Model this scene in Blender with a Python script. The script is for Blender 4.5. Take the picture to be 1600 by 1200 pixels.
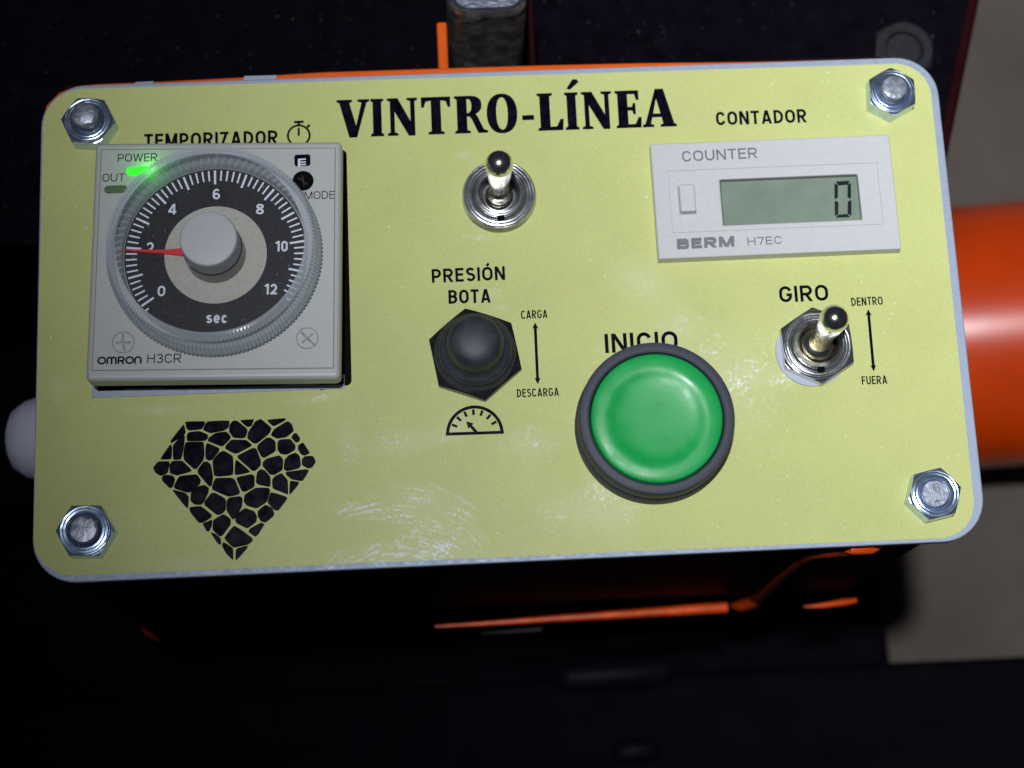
import bpy, bmesh, math, random
import numpy as np
from mathutils import Matrix, Vector, Euler
random.seed(4)
for o in list(bpy.data.objects):
    bpy.data.objects.remove(o)
S = bpy.context.scene
COL = S.collection
MM = 0.001

# ------------------------------------------------------------------ camera (mm, panel face = plane z 0)
CAM_C = (-10.2018, -97.0147, 330.2399)
CAM_A = (0.2436, -0.0224, -0.0477)
F_PX = 2750.0
cam = bpy.data.cameras.new('camera')
camo = bpy.data.objects.new('camera', cam); COL.objects.link(camo)
camo.location = [c * MM for c in CAM_C]; camo.rotation_euler = CAM_A
cam.sensor_width = 36.0; cam.lens = 36.0 * F_PX / 1600.0
cam.clip_start = 0.01; cam.clip_end = 20.0
cam.dof.use_dof = True; cam.dof.focus_distance = 0.338; cam.dof.aperture_fstop = 12.5
S.camera = camo
RM = np.array(Euler(CAM_A, 'XYZ').to_matrix())

def P(px, py, z=0.0):
    """point (mm) where the sight line through a photo pixel meets the plane at height z above the panel"""
    d = RM @ np.array([(px - 800) / F_PX, -(py - 600) / F_PX, -1.0])
    t = (z - CAM_C[2]) / d[2]
    return np.array(CAM_C) + d * t
def P2(px, py, z=0.0): return P(px, py, z)[:2]
def rad(px, py, r, z): return float(np.linalg.norm(P(px + r, py, z) - P(px - r, py, z)) / 2)

# ------------------------------------------------------------------ light
S.view_settings.view_transform = 'Standard'; S.view_settings.look = 'None'
S.view_settings.exposure = 0.0; S.view_settings.gamma = 1.0
W = bpy.data.worlds.new('World'); S.world = W; W.use_nodes = True
W.node_tree.nodes['Background'].inputs[0].default_value = (0.55, 0.68, 1.0, 1)
W.node_tree.nodes['Background'].inputs[1].default_value = 0.035
LP = Vector((-47, -58.0, 700)) * MM           # small white lamp a little above and left of the lens
li = bpy.data.lights.new('white_lamp', 'SPOT'); li.energy = 39.0
li.color = (0.93, 0.96, 1.0)
li.shadow_soft_size = 0.014; li.spot_size = math.radians(112); li.spot_blend = 1.0
lo = bpy.data.objects.new('white_lamp', li); COL.objects.link(lo); lo.location = LP
aim = Vector((620, 310, 0)) * MM
lo.rotation_euler = (aim - LP).to_track_quat('-Z', 'Y').to_euler()

# ------------------------------------------------------------------ materials
MATS = {}
def mat(name, col, rough=0.5, metal=0.0, noise=0.0, nscale=400.0, bump=0.0, bscale=900.0, spec=0.5,
        rings=0.0, coat=0.0, rnoise=0.0, emit=None, estr=0.0, aniso=None, specks=0.0, speckcol=(0.5, 0.5, 0.5), sss=0.0):
    m = bpy.data.materials.new(name); m.use_nodes = True
    nt = m.node_tree; b = nt.nodes['Principled BSDF']; L = nt.links.new
    b.inputs['Base Color'].default_value = (*col, 1); b.inputs['Roughness'].default_value = rough
    b.inputs['Metallic'].default_value = metal; b.inputs['Specular IOR Level'].default_value = spec
    b.inputs['Coat Weight'].default_value = coat; b.inputs['Coat Roughness'].default_value = 0.15
    if sss:
        b.inputs['Subsurface Weight'].default_value = sss; b.inputs['Subsurface Scale'].default_value = 0.002
    if emit:
        b.inputs['Emission Color'].default_value = (*emit, 1); b.inputs['Emission Strength'].default_value = estr
    tc = nt.nodes.new('ShaderNodeTexCoord'); vec = tc.outputs['Object']
    if aniso:
        mp = nt.nodes.new('ShaderNodeMapping'); mp.inputs['Scale'].default_value = aniso
        L(vec, mp.inputs[0]); vec = mp.outputs[0]
    if noise or rnoise:
        n = nt.nodes.new('ShaderNodeTexNoise'); n.inputs['Scale'].default_value = nscale; n.inputs['Detail'].default_value = 5
        L(vec, n.inputs['Vector'])
        if noise:
            r = nt.nodes.new('ShaderNodeMapRange'); r.inputs[1].default_value = 0.3; r.inputs[2].default_value = 0.7
            r.inputs[3].default_value = 1 - noise; r.inputs[4].default_value = 1 + noise
            L(n.outputs[0], r.inputs[0])
            v = nt.nodes.new('ShaderNodeVectorMath'); v.operation = 'SCALE'; v.inputs[0].default_value = col
            L(r.outputs[0], v.inputs['Scale']); cout = v.outputs[0]
            if specks:
                n2 = nt.nodes.new('ShaderNodeTexNoise'); n2.inputs['Scale'].default_value = 1400; n2.inputs['Detail'].default_value = 1
                L(tc.outputs['Object'], n2.inputs['Vector'])
                r2 = nt.nodes.new('ShaderNodeMapRange'); r2.inputs[1].default_value = 0.76 - specks; r2.inputs[2].default_value = 0.80 - specks
                L(n2.outputs[0], r2.inputs[0])
                mx = nt.nodes.new('ShaderNodeMix'); mx.data_type = 'RGBA'
                L(r2.outputs[0], mx.inputs[0]); L(cout, mx.inputs[6]); mx.inputs[7].default_value = (*speckcol, 1)
                cout = mx.outputs[2]
            L(cout, b.inputs['Base Color'])
        if rnoise:
            r = nt.nodes.new('ShaderNodeMapRange'); r.inputs[1].default_value = 0.3; r.inputs[2].default_value = 0.7
            r.inputs[3].default_value = max(0.02, rough - rnoise); r.inputs[4].default_value = rough + rnoise
            L(n.outputs[0], r.inputs[0]); L(r.outputs[0], b.inputs['Roughness'])
    if bump:
        n = nt.nodes.new('ShaderNodeTexNoise'); n.inputs['Scale'].default_value = bscale; n.inputs['Detail'].default_value = 4
        L(vec, n.inputs['Vector'])
        bp = nt.nodes.new('ShaderNodeBump'); bp.inputs['Strength'].default_value = bump; bp.inputs['Distance'].default_value = 0.0003
        L(n.outputs[0], bp.inputs['Height']); L(bp.outputs[0], b.inputs['Normal'])
    if rings:                                  # lathe marks round the axis of the part
        wv = nt.nodes.new('ShaderNodeTexWave'); wv.wave_type = 'RINGS'; wv.rings_direction = 'Z'
        wv.inputs['Scale'].default_value = 520; wv.inputs['Distortion'].default_value = 1.5; wv.inputs['Detail'].default_value = 2
        L(tc.outputs['Object'], wv.inputs['Vector'])
        bq = nt.nodes.new('ShaderNodeBump'); bq.inputs['Strength'].default_value = rings; bq.inputs['Distance'].default_value = 0.00012
        L(wv.outputs['Fac'], bq.inputs['Height'])
        if bump: L(bp.outputs[0], bq.inputs['Normal'])
        L(bq.outputs[0], b.inputs['Normal'])
    MATS[name] = m
    return m

M_ink = mat('black_print', (0.004, 0.004, 0.011), 0.25, noise=0.5, nscale=500, rnoise=0.08, spec=0.06)
M_alu = mat('bare_aluminium', (0.36, 0.42, 0.53), 0.6, 0.4, noise=0.06, nscale=900, rnoise=0.1, bump=0.10, bscale=1500)
M_orange = mat('orange_paint', (0.80, 0.115, 0.008), 0.32, noise=0.06, nscale=120, rnoise=0.06, bump=0.06, bscale=300)
M_orange_pipe = mat('orange_pipe_paint', (0.56, 0.046, 0.001), 0.24, noise=0.08, nscale=60, bump=0.03, bscale=200, spec=0.9)
M_black = mat('black_gloss_paint', (0.004, 0.003, 0.006), 0.2, noise=0.3, nscale=200, specks=0.02, speckcol=(0.12, 0.1, 0.11), bump=0.03, bscale=600, spec=0.12)
M_dark = mat('dark_machine_paint', (0.0025, 0.0022, 0.005), 0.7, noise=0.3, nscale=100, spec=0.03)
M_darkbolt = mat('black_oxide_steel', (0.011, 0.011, 0.015), 0.6, 0.3, noise=0.3, nscale=500, bump=0.4)
M_zinc = mat('zinc_plated_steel', (0.50, 0.63, 0.86), 0.26, 0.92, noise=0.15, nscale=260, rnoise=0.05, bump=0.05, bscale=500, rings=0.5)
M_shank = mat('worn_steel_end', (0.34, 0.37, 0.44), 0.45, 0.7, noise=0.3, nscale=500, rnoise=0.1, bump=0.6, bscale=450)
M_nickel = mat('nickel_plate', (0.78, 0.75, 0.64), 0.19, 1.0, noise=0.08, nscale=400, rnoise=0.05, bump=0.04)
M_nickel_rough = mat('satin_nickel', (0.52, 0.53, 0.55), 0.24, 0.95, noise=0.12, nscale=300, rnoise=0.05, bump=0.03, bscale=600, rings=0.4)
M_case = mat('grey_beige_plastic', (0.50, 0.515, 0.50), 0.42, noise=0.04, nscale=1500, bump=0.05, bscale=1800)
M_dial = mat('dial_black', (0.022, 0.022, 0.029), 0.5, noise=0.5, nscale=2500, specks=0.035, speckcol=(0.12, 0.12, 0.14), spec=0.3)
M_dialdark = mat('number_patch_black', (0.004, 0.004, 0.008), 0.4)
M_white = mat('white_print', (0.72, 0.76, 0.88), 0.5, noise=0.08, nscale=900)
M_disc = mat('dial_centre_grey', (0.44, 0.44, 0.39), 0.5, noise=0.08, nscale=1500)
M_knob = mat('knob_grey_plastic', (0.50, 0.52, 0.55), 0.4, noise=0.03, nscale=900)
M_skirt = mat('knob_skirt_pinkish', (0.34, 0.25, 0.25), 0.3, noise=0.2, nscale=500)
M_red = mat('red_pointer_plastic', (0.75, 0.03, 0.05), 0.35, noise=0.1, nscale=600)
M_led = mat('lit_green_led', (0.02, 0.5, 0.02), 0.3, emit=(0.05, 1.0, 0.03), estr=0.75, noise=0.2, nscale=2500)
M_ledoff = mat('unlit_green_led', (0.10, 0.16, 0.07), 0.35, noise=0.15, nscale=1500)
M_case_line = mat('case_groove', (0.20, 0.22, 0.24), 0.6)
M_black_shade = mat('black_parts_and_shade', (0.004, 0.003, 0.003), 0.5, noise=0.6, nscale=1500, spec=0.03)  # near black for dark parts, and for shade painted in gaps
M_counter = mat('off_white_plastic', (0.58, 0.585, 0.60), 0.42, noise=0.03, nscale=1200, bump=0.04, bscale=1500)
M_grey_print = mat('grey_print', (0.17, 0.17, 0.185), 0.5, noise=0.15, nscale=1200)
M_lcd = mat('lcd_green_grey', (0.215, 0.275, 0.215), 0.2, noise=0.09, nscale=260, bump=0.02)
M_lcdseg = mat('lcd_segment', (0.006, 0.014, 0.016), 0.3)
M_green = mat('green_button_plastic', (0.010, 0.40, 0.088), 0.40, noise=0.05, nscale=220, rnoise=0.09, bump=0.03, bscale=1200, spec=0.5)
M_bezel = mat('charcoal_plastic', (0.050, 0.055, 0.078), 0.6, noise=0.08, nscale=1500, bump=0.08, bscale=2000)
M_rubber = mat('black_rubber', (0.030, 0.034, 0.045), 0.52, noise=0.3, nscale=350, specks=0.02, speckcol=(0.12, 0.13, 0.15), bump=0.1, bscale=1600)
M_blacknut = mat('black_metal_nut', (0.018, 0.016, 0.022), 0.30, 0.2, noise=0.4, nscale=600, bump=0.15)
M_gland = mat('white_nylon', (0.62, 0.62, 0.76), 0.4, noise=0.03, nscale=300)
M_chrome = mat('dirty_chrome', (0.62, 0.60, 0.56), 0.25, 0.9, noise=0.35, nscale=350, rnoise=0.12, bump=0.25, bscale=350)
M_brushed = mat('brushed_steel_face', (0.15, 0.16, 0.20), 0.42, 0.8, noise=0.6, nscale=500, bump=0.8, bscale=500, aniso=(1, 6, 1))

# clear knurled plastic of the timer dial cover
def clear_plastic():
    m = bpy.data.materials.new('milky_clear_plastic'); m.use_nodes = True
    nt = m.node_tree; L = nt.links.new; b = nt.nodes['Principled BSDF']; out = nt.nodes['Material Output']
    b.inputs['Base Color'].default_value = (0.86, 0.91, 1.0, 1); b.inputs['Roughness'].default_value = 0.13
    t = nt.nodes.new('ShaderNodeBsdfTransparent'); t.inputs[0].default_value = (0.88, 0.92, 0.95, 1)
    mx = nt.nodes.new('ShaderNodeMixShader')
    lw = nt.nodes.new('ShaderNodeLayerWeight'); lw.inputs[0].default_value = 0.45
    r = nt.nodes.new('ShaderNodeMapRange'); r.inputs[3].default_value = 0.26; r.inputs[4].default_value = 0.66
    L(lw.outputs['Facing'], r.inputs[0]); L(r.outputs[0], mx.inputs[0])
    L(t.outputs[0], mx.inputs[1]); L(b.outputs[0], mx.inputs[2]); L(mx.outputs[0], out.inputs[0])
    return m
M_clear = clear_plastic()

# concrete
def concrete():
    m = bpy.data.materials.new('worn_concrete'); m.use_nodes = True
    nt = m.node_tree; L = nt.links.new; b = nt.nodes['Principled BSDF']
    b.inputs['Roughness'].default_value = 0.85
    tc = nt.nodes.new('ShaderNodeTexCoord')
    n = nt.nodes.new('ShaderNodeTexNoise'); n.inputs['Scale'].default_value = 28; n.inputs['Detail'].default_value = 8
    L(tc.outputs['Object'], n.inputs['Vector'])
    cr = nt.nodes.new('ShaderNodeValToRGB')
    cr.color_ramp.elements[0].position = 0.3; cr.color_ramp.elements[0].color = (0.078, 0.063, 0.054, 1)
    cr.color_ramp.elements[1].position = 0.7; cr.color_ramp.elements[1].color = (0.108, 0.088, 0.072, 1)
    L(n.outputs[0], cr.inputs[0]); L(cr.outputs[0], b.inputs['Base Color'])
    bp = nt.nodes.new('ShaderNodeBump'); bp.inputs['Strength'].default_value = 0.4; bp.inputs['Distance'].default_value = 0.002
    n2 = nt.nodes.new('ShaderNodeTexNoise'); n2.inputs['Scale'].default_value = 200; n2.inputs['Detail'].default_value = 6
    L(tc.outputs['Object'], n2.inputs['Vector']); L(n2.outputs[0], bp.inputs['Height']); L(bp.outputs[0], b.inputs['Normal'])
    return m
M_floor = concrete()

# yellow printed film, with rubbed and scratched places of their own shape
def film():
    m = bpy.data.materials.new('yellow_printed_film'); m.use_nodes = True
    nt = m.node_tree; L = nt.links.new; b = nt.nodes['Principled BSDF']
    N = nt.nodes.new
    def math_(op, a, bb=None, c=None, clamp=False):
        n = N('ShaderNodeMath'); n.operation = op; n.use_clamp = clamp
        for i, v in enumerate((a, bb, c)):
            if v is None: continue
            if isinstance(v, (int, float)): n.inputs[i].default_value = v
            else: L(v, n.inputs[i])
        return n.outputs[0]
    def rng(v, a0, a1, b0=0.0, b1=1.0):
        n = N('ShaderNodeMapRange'); n.inputs[1].default_value = a0; n.inputs[2].default_value = a1
        n.inputs[3].default_value = b0; n.inputs[4].default_value = b1; L(v, n.inputs[0]); return n.outputs[0]
    def noise(vec, s, d=3, rough=0.55):
        n = N('ShaderNodeTexNoise'); n.inputs['Scale'].default_value = s; n.inputs['Detail'].default_value = d
        n.inputs['Roughness'].default_value = rough; L(vec, n.inputs['Vector']); return n.outputs[0]
    tc = N('ShaderNodeTexCoord'); vec = tc.outputs['Object']
    sep = N('ShaderNodeSeparateXYZ'); L(vec, sep.inputs[0]); X, Y = sep.outputs[0], sep.outputs[1]
    def blob(px, py, rx, ry, ang=0.0):
        c = P(px, py); kx, ky = 1000 / (rx / 8.0), 1000 / (ry / 8.0)
        dx = math_('SUBTRACT', X, float(c[0] * MM)); dy = math_('SUBTRACT', Y, float(c[1] * MM))
        ca, sa = math.cos(ang), math.sin(ang)
        u = math_('MULTIPLY', math_('ADD', math_('MULTIPLY', dx, ca), math_('MULTIPLY', dy, sa)), kx)
        v = math_('MULTIPLY', math_('SUBTRACT', math_('MULTIPLY', dy, ca), math_('MULTIPLY', dx, sa)), ky)
        d = math_('SQRT', math_('ADD', math_('MULTIPLY', u, u), math_('MULTIPLY', v, v)))
        return math_('SUBTRACT', 1.0, d, clamp=True)
    def total(lst):
        t = lst[0]
        for q in lst[1:]: t = math_('ADD', t, q)
        return math_('MINIMUM', t, 1.0)
    # curved scouring marks
    c = P(618, 990)
    dx = math_('SUBTRACT', X, float(c[0] * MM)); dy = math_('SUBTRACT', Y, float(c[1] * MM))
    rr = math_('SQRT', math_('ADD', math_('MULTIPLY', dx, dx), math_('MULTIPLY', dy, dy)))
    an = math_('ARCTAN2', dy, dx)
    cb = N('ShaderNodeCombineXYZ'); L(math_('MULTIPLY', rr, 1700.0), cb.inputs[0]); L(math_('MULTIPLY', an, 3.2), cb.inputs[1])
    arcs = rng(noise(cb.outputs[0], 1.0, 3, 0.7), 0.46, 0.60)
    fine = rng(noise(vec, 1500, 3), 0.38, 0.62)
    patchy = rng(noise(vec, 130, 3), 0.35, 0.62)
    scour = total([blob(660, 790, 95, 42, -0.15), blob(572, 800, 70, 18, -0.1), blob(690, 845, 75, 50, -0.2), blob(620, 870, 120, 30)])
    m1 = math_('MULTIPLY', math_('MULTIPLY', scour, arcs), fine)
    m1 = math_('MULTIPLY', math_('MULTIPLY', m1, patchy), 3.4, clamp=True)
    m1 = math_('MULTIPLY', m1, 0.9)
    # rubbed haze and small nicks
    haze = total([blob(765, 462, 26, 16), blob(785, 480, 18, 10), blob(752, 372, 34, 8, -0.15), blob(1005, 440, 70, 45, -0.5), blob(1060, 505, 45, 40, -0.9),
                  blob(905, 800, 80, 45), blob(545, 690, 22, 45), blob(95, 610, 22, 30), blob(250, 640, 70, 12), blob(500, 622, 60, 9, 0.1),
                  blob(715, 665, 36, 34), blob(640, 690, 90, 26, 0.05), blob(1170, 590, 60, 30), blob(960, 790, 50, 70, 0.5), blob(160, 862, 40, 12, 0.8),
                  blob(725, 242, 20, 8), blob(1290, 500, 30, 14), blob(830, 690, 60, 30), blob(300, 880, 60, 14), blob(1080, 600, 180, 120), blob(1235, 590, 40, 14)])
    hz = math_('MULTIPLY', haze, math_('MULTIPLY', rng(noise(vec, 900, 5, 0.7), 0.50, 0.66), rng(noise(vec, 170, 2), 0.4, 0.6)))
    hz = math_('MULTIPLY', hz, 1.25, clamp=True)
    nick = rng(noise(vec, 1500, 1, 0.4), 0.755, 0.80)
    soft = math_('MULTIPLY', total([haze, scour]), 0.13)
    tot = math_('MAXIMUM', math_('MAXIMUM', m1, hz), math_('MAXIMUM', math_('MULTIPLY', nick, 0.7), soft))
    # base colour mottling
    mo = rng(noise(vec, 60, 4), 0.3, 0.7, 0.96, 1.04)
    gr = rng(noise(vec, 2200, 2), 0.3, 0.7, 0.955, 1.045)
    v = N('ShaderNodeVectorMath'); v.operation = 'SCALE'; v.inputs[0].default_value = (0.60, 0.635, 0.250)
    L(math_('MULTIPLY', mo, gr), v.inputs['Scale'])
    mx = N('ShaderNodeMix'); mx.data_type = 'RGBA'; L(tot, mx.inputs[0]); L(v.outputs[0], mx.inputs[6]); mx.inputs[7].default_value = (0.92, 0.95, 0.88, 1)
    L(mx.outputs[2], b.inputs['Base Color'])
    L(rng(tot, 0, 1, 0.36, 0.6), b.inputs['Roughness']); b.inputs['Specular IOR Level'].default_value = 0.14
    bp = N('ShaderNodeBump'); bp.inputs['Strength'].default_value = 0.12; bp.inputs['Distance'].default_value = 0.0002
    L(noise(vec, 1200, 3), bp.inputs['Height']); L(bp.outputs[0], b.inputs['Normal'])
    return m
M_film = film()

# ------------------------------------------------------------------ mesh helpers (all coordinates in mm)
ROOT = {}
def tag(o, label=None, cat=None, group=None, kind=None):
    if label: o['label'] = label
    if cat: o['category'] = cat
    if group: o['group'] = group
    if kind: o['kind'] = kind
    return o
def thing(name, base, label, cat, group=None):
    o = bpy.data.objects.new(name, None); COL.objects.link(o)
    o.location = [c * MM for c in base]; o.empty_display_size = 0.005
    ROOT[o.name] = np.array(base, float)
    return tag(o, label, cat, group)
def root_of(p):
    while p.parent: p = p.parent
    return ROOT[p.name]
def mk(name, verts, faces, m, parent=None, smooth=None, base=(0, 0, 0)):
    b = root_of(parent) if parent else np.array(base, float)
    v = (np.asarray(verts, float) - b) * MM
    me = bpy.data.meshes.new(name); me.from_pydata([tuple(q) for q in v], [], faces)
    bm = bmesh.new(); bm.from_mesh(me); bmesh.ops.recalc_face_normals(bm, faces=bm.faces); bm.to_mesh(me); bm.free()
    me.materials.append(m)
    o = bpy.data.objects.new(name, me); COL.objects.link(o)
    if parent: o.parent = parent
    else:
        o.location = b * MM; ROOT[o.name] = b
    if smooth is not None:
        for p in me.polygons: p.use_smooth = True
        me.set_sharp_from_angle(angle=math.radians(smooth))
    return o
def bevel(o, w, seg=2, ang=35):
    md = o.modifiers.new('bevel', 'BEVEL'); md.width = w * MM; md.segments = seg
    md.limit_method = 'ANGLE'; md.angle_limit = math.radians(ang)
    return o
def prism(outline, z0, z1):
    n = len(outline)
    v = [(x, y, z0) for x, y in outline] + [(x, y, z1) for x, y in outline]
    f = [list(range(n))[::-1], list(range(n, 2 * n))] + [[i, (i + 1) % n, n + (i + 1) % n, n + i] for i in range(n)]
    return v, f
def rounded(corners, r, seg=8):
    """rounded polygon outline; r scalar or one per corner"""
    n = len(corners); out = []
    rs = r if hasattr(r, '__len__') else [r] * n
    for i in range(n):
        p = np.array(corners[i], float)[:2]; a = np.array(corners[i - 1], float)[:2]; c = np.array(corners[(i + 1) % n], float)[:2]
        if rs[i] <= 0: out.append(tuple(p)); continue
        u = (a - p) / np.linalg.norm(a - p); w = (c - p) / np.linalg.norm(c - p)
        ang = math.acos(max(-1, min(1, float(u @ w)))); d = rs[i] / math.tan(ang / 2)
        bis = (u + w) / np.linalg.norm(u + w); ctr = p + bis * rs[i] / math.sin(ang / 2)
        s, e = p + u * d - ctr, p + w * d - ctr
        a0 = math.atan2(s[1], s[0]); a1 = math.atan2(e[1], e[0]); da = (a1 - a0 + math.pi) % (2 * math.pi) - math.pi
        for k in range(seg + 1):
            t = a0 + da * k / seg; out.append((ctr[0] + rs[i] * math.cos(t), ctr[1] + rs[i] * math.sin(t)))
    return out
def lathe(profile, c, seg=64, z=0.0, axis=None, rmod=None):
    """profile [(r,z)...]; closed with fans where r==0"""
    v, f, rows = [], [], []
    for r, h in profile:
        if r == 0: rows.append([len(v)]); v.append((0, 0, h)); continue
        rows.append(list(range(len(v), len(v) + seg)))
        for k in range(seg):
            a = 2 * math.pi * k / seg; q = r if rmod is None else rmod(r, h, k, a)
            v.append((q * math.cos(a), q * math.sin(a), h))
    for A, B in zip(rows, rows[1:]):
        for k in range(seg):
            k2 = (k + 1) % seg
            if len(A) == 1 and len(B) == 1: continue
            if len(A) == 1: f.append([A[0], B[k], B[k2]])
            elif len(B) == 1: f.append([A[k], A[k2], B[0]])
            else: f.append([A[k], A[k2], B[k2], B[k]])
    v = np.array(v)
    if axis is not None:
        q = Vector((0, 0, 1)).rotation_difference(Vector(axis)).to_matrix(); v = v @ np.array(q).T
    return v + np.array([c[0], c[1], (c[2] if len(c) > 2 else 0) + z]), f
def hexnut(c, af, z0, h, ang, bore, inner=0.3):
    """hexagon nut with the round chamfer on its top and an open bore"""
    seg = 72; rt = af / 2 * 0.965
    rows = {'b': [], 't': [], 'e': [], 'i': [], 'ib': []}; v = []
    for k in range(seg):
        a = 2 * math.pi * k / seg
        rh = af / 2 / math.cos((a + math.pi / 6) % (math.pi / 3) - math.pi / 6)
        w = a + math.radians(ang) - math.pi / 6
        w0, s0 = math.cos(w), math.sin(w)
        def add(key, r, z): rows[key].append(len(v)); v.append((c[0] + r * w0, c[1] + r * s0, z))
        add('b', rh, z0); add('e', rh, z0 + h - (rh - rt) * 0.55); add('t', rt, z0 + h); add('i', bore + inner, z0 + h); add('ib', bore, z0 + h - inner * 0.9)
        if k == 0: pass
    low = []
    for k in range(seg): low.append(len(v)); x, y, _ = v[rows['ib'][k]]; v.append((x, y, z0))
    f = []
    for A, B in ((rows['b'], rows['e']), (rows['e'], rows['t']), (rows['t'], rows['i']), (rows['i'], rows['ib']), (rows['ib'], low), (low, rows['b'])):
        for k in range(seg): k2 = (k + 1) % seg; f.append([A[k], A[k2], B[k2], B[k]])
    return v, f
def box(x0, x1, y0, y1, z0, z1): return prism([(x0, y0), (x1, y0), (x1, y1), (x0, y1)], z0, z1)
def join(*parts):
    V, F = [], []
    for v, f in parts:
        n = len(V); V += [tuple(q) for q in v]; F += [[i + n for i in q] for q in f]
    return V, F
def rectfit(corners, z):
    """corners TL TR BR BL in pixels -> centre, width, height, angle on the plane z"""
    q = [P2(*c, z) for c in corners]
    c = sum(q) / 4; w = (np.linalg.norm(q[1] - q[0]) + np.linalg.norm(q[2] - q[3])) / 2
    h = (np.linalg.norm(q[0] - q[3]) + np.linalg.norm(q[1] - q[2])) / 2
    d = (q[1] - q[0]) / 2 + (q[2] - q[3]) / 2
    return c, float(w), float(h), math.atan2(d[1], d[0])
def rect(c, w, h, a=0.0):
    ca, sa = math.cos(a), math.sin(a)
    return [(c[0] + x * ca - y * sa, c[1] + x * sa + y * ca) for x, y in ((-w/2, -h/2), (w/2, -h/2), (w/2, h/2), (-w/2, h/2))]
def frame(outer, inner, z0, z1):
    """rectangular frame prism, both outlines with 4 corners in the same order"""
    v = [(x, y, z) for z in (z0, z1) for o in (outer, inner) for x, y in o]
    f = []
    for i in range(4):
        j = (i + 1) % 4
        f += [[i, j, 4 + j, 4 + i], [8 + i, 8 + j, 12 + j, 12 + i], [i, j, 8 + j, 8 + i], [4 + i, 4 + j, 12 + j, 12 + i]]
    return v, f
def flats(polys, z):
    V, F = [], []
    for k, p in enumerate(polys):
        n = len(V); zz = z + 0.002 * (k % 12)
        V += [(q[0], q[1], zz) for q in p]; F.append(list(range(n, n + len(p))))
    return V, F
def ribbon(a, b, w):
    a, b = np.array(a, float)[:2], np.array(b, float)[:2]; d = (b - a) / np.linalg.norm(b - a); n = np.array([-d[1], d[0]]) * w / 2
    return [a - n, b - n, b + n, a + n]
def arc_band(c, r0, r1, a0, a1, seg=24):
    out = [(c[0] + r1 * math.cos(a0 + (a1 - a0) * k / seg), c[1] + r1 * math.sin(a0 + (a1 - a0) * k / seg)) for k in range(seg + 1)]
    inn = [(c[0] + r0 * math.cos(a0 + (a1 - a0) * k / seg), c[1] + r0 * math.sin(a0 + (a1 - a0) * k / seg)) for k in range(seg + 1)]
    return [[out[k], out[k + 1], inn[k + 1], inn[k]] for k in range(seg)]
def stroke(pts, w):
    """polyline with width as quads sharing mitred joints"""
    pts = [np.array(p, float) for p in pts]; L_, R_ = [], []
    for i, p in enumerate(pts):
        d0 = pts[i] - pts[i - 1] if i else pts[1] - pts[0]; d1 = pts[i + 1] - pts[i] if i < len(pts) - 1 else d0
        d0, d1 = d0 / np.linalg.norm(d0), d1 / np.linalg.norm(d1); t = d0 + d1; t /= np.linalg.norm(t)
        n = np.array([-t[1], t[0]]); k = 1 / max(0.5, abs(float(n @ np.array([-d0[1], d0[0]]))))
        L_.append(p + n * w / 2 * k); R_.append(p - n * w / 2 * k)
    return [[L_[i], L_[i + 1], R_[i + 1], R_[i]] for i in range(len(pts) - 1)]

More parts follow.
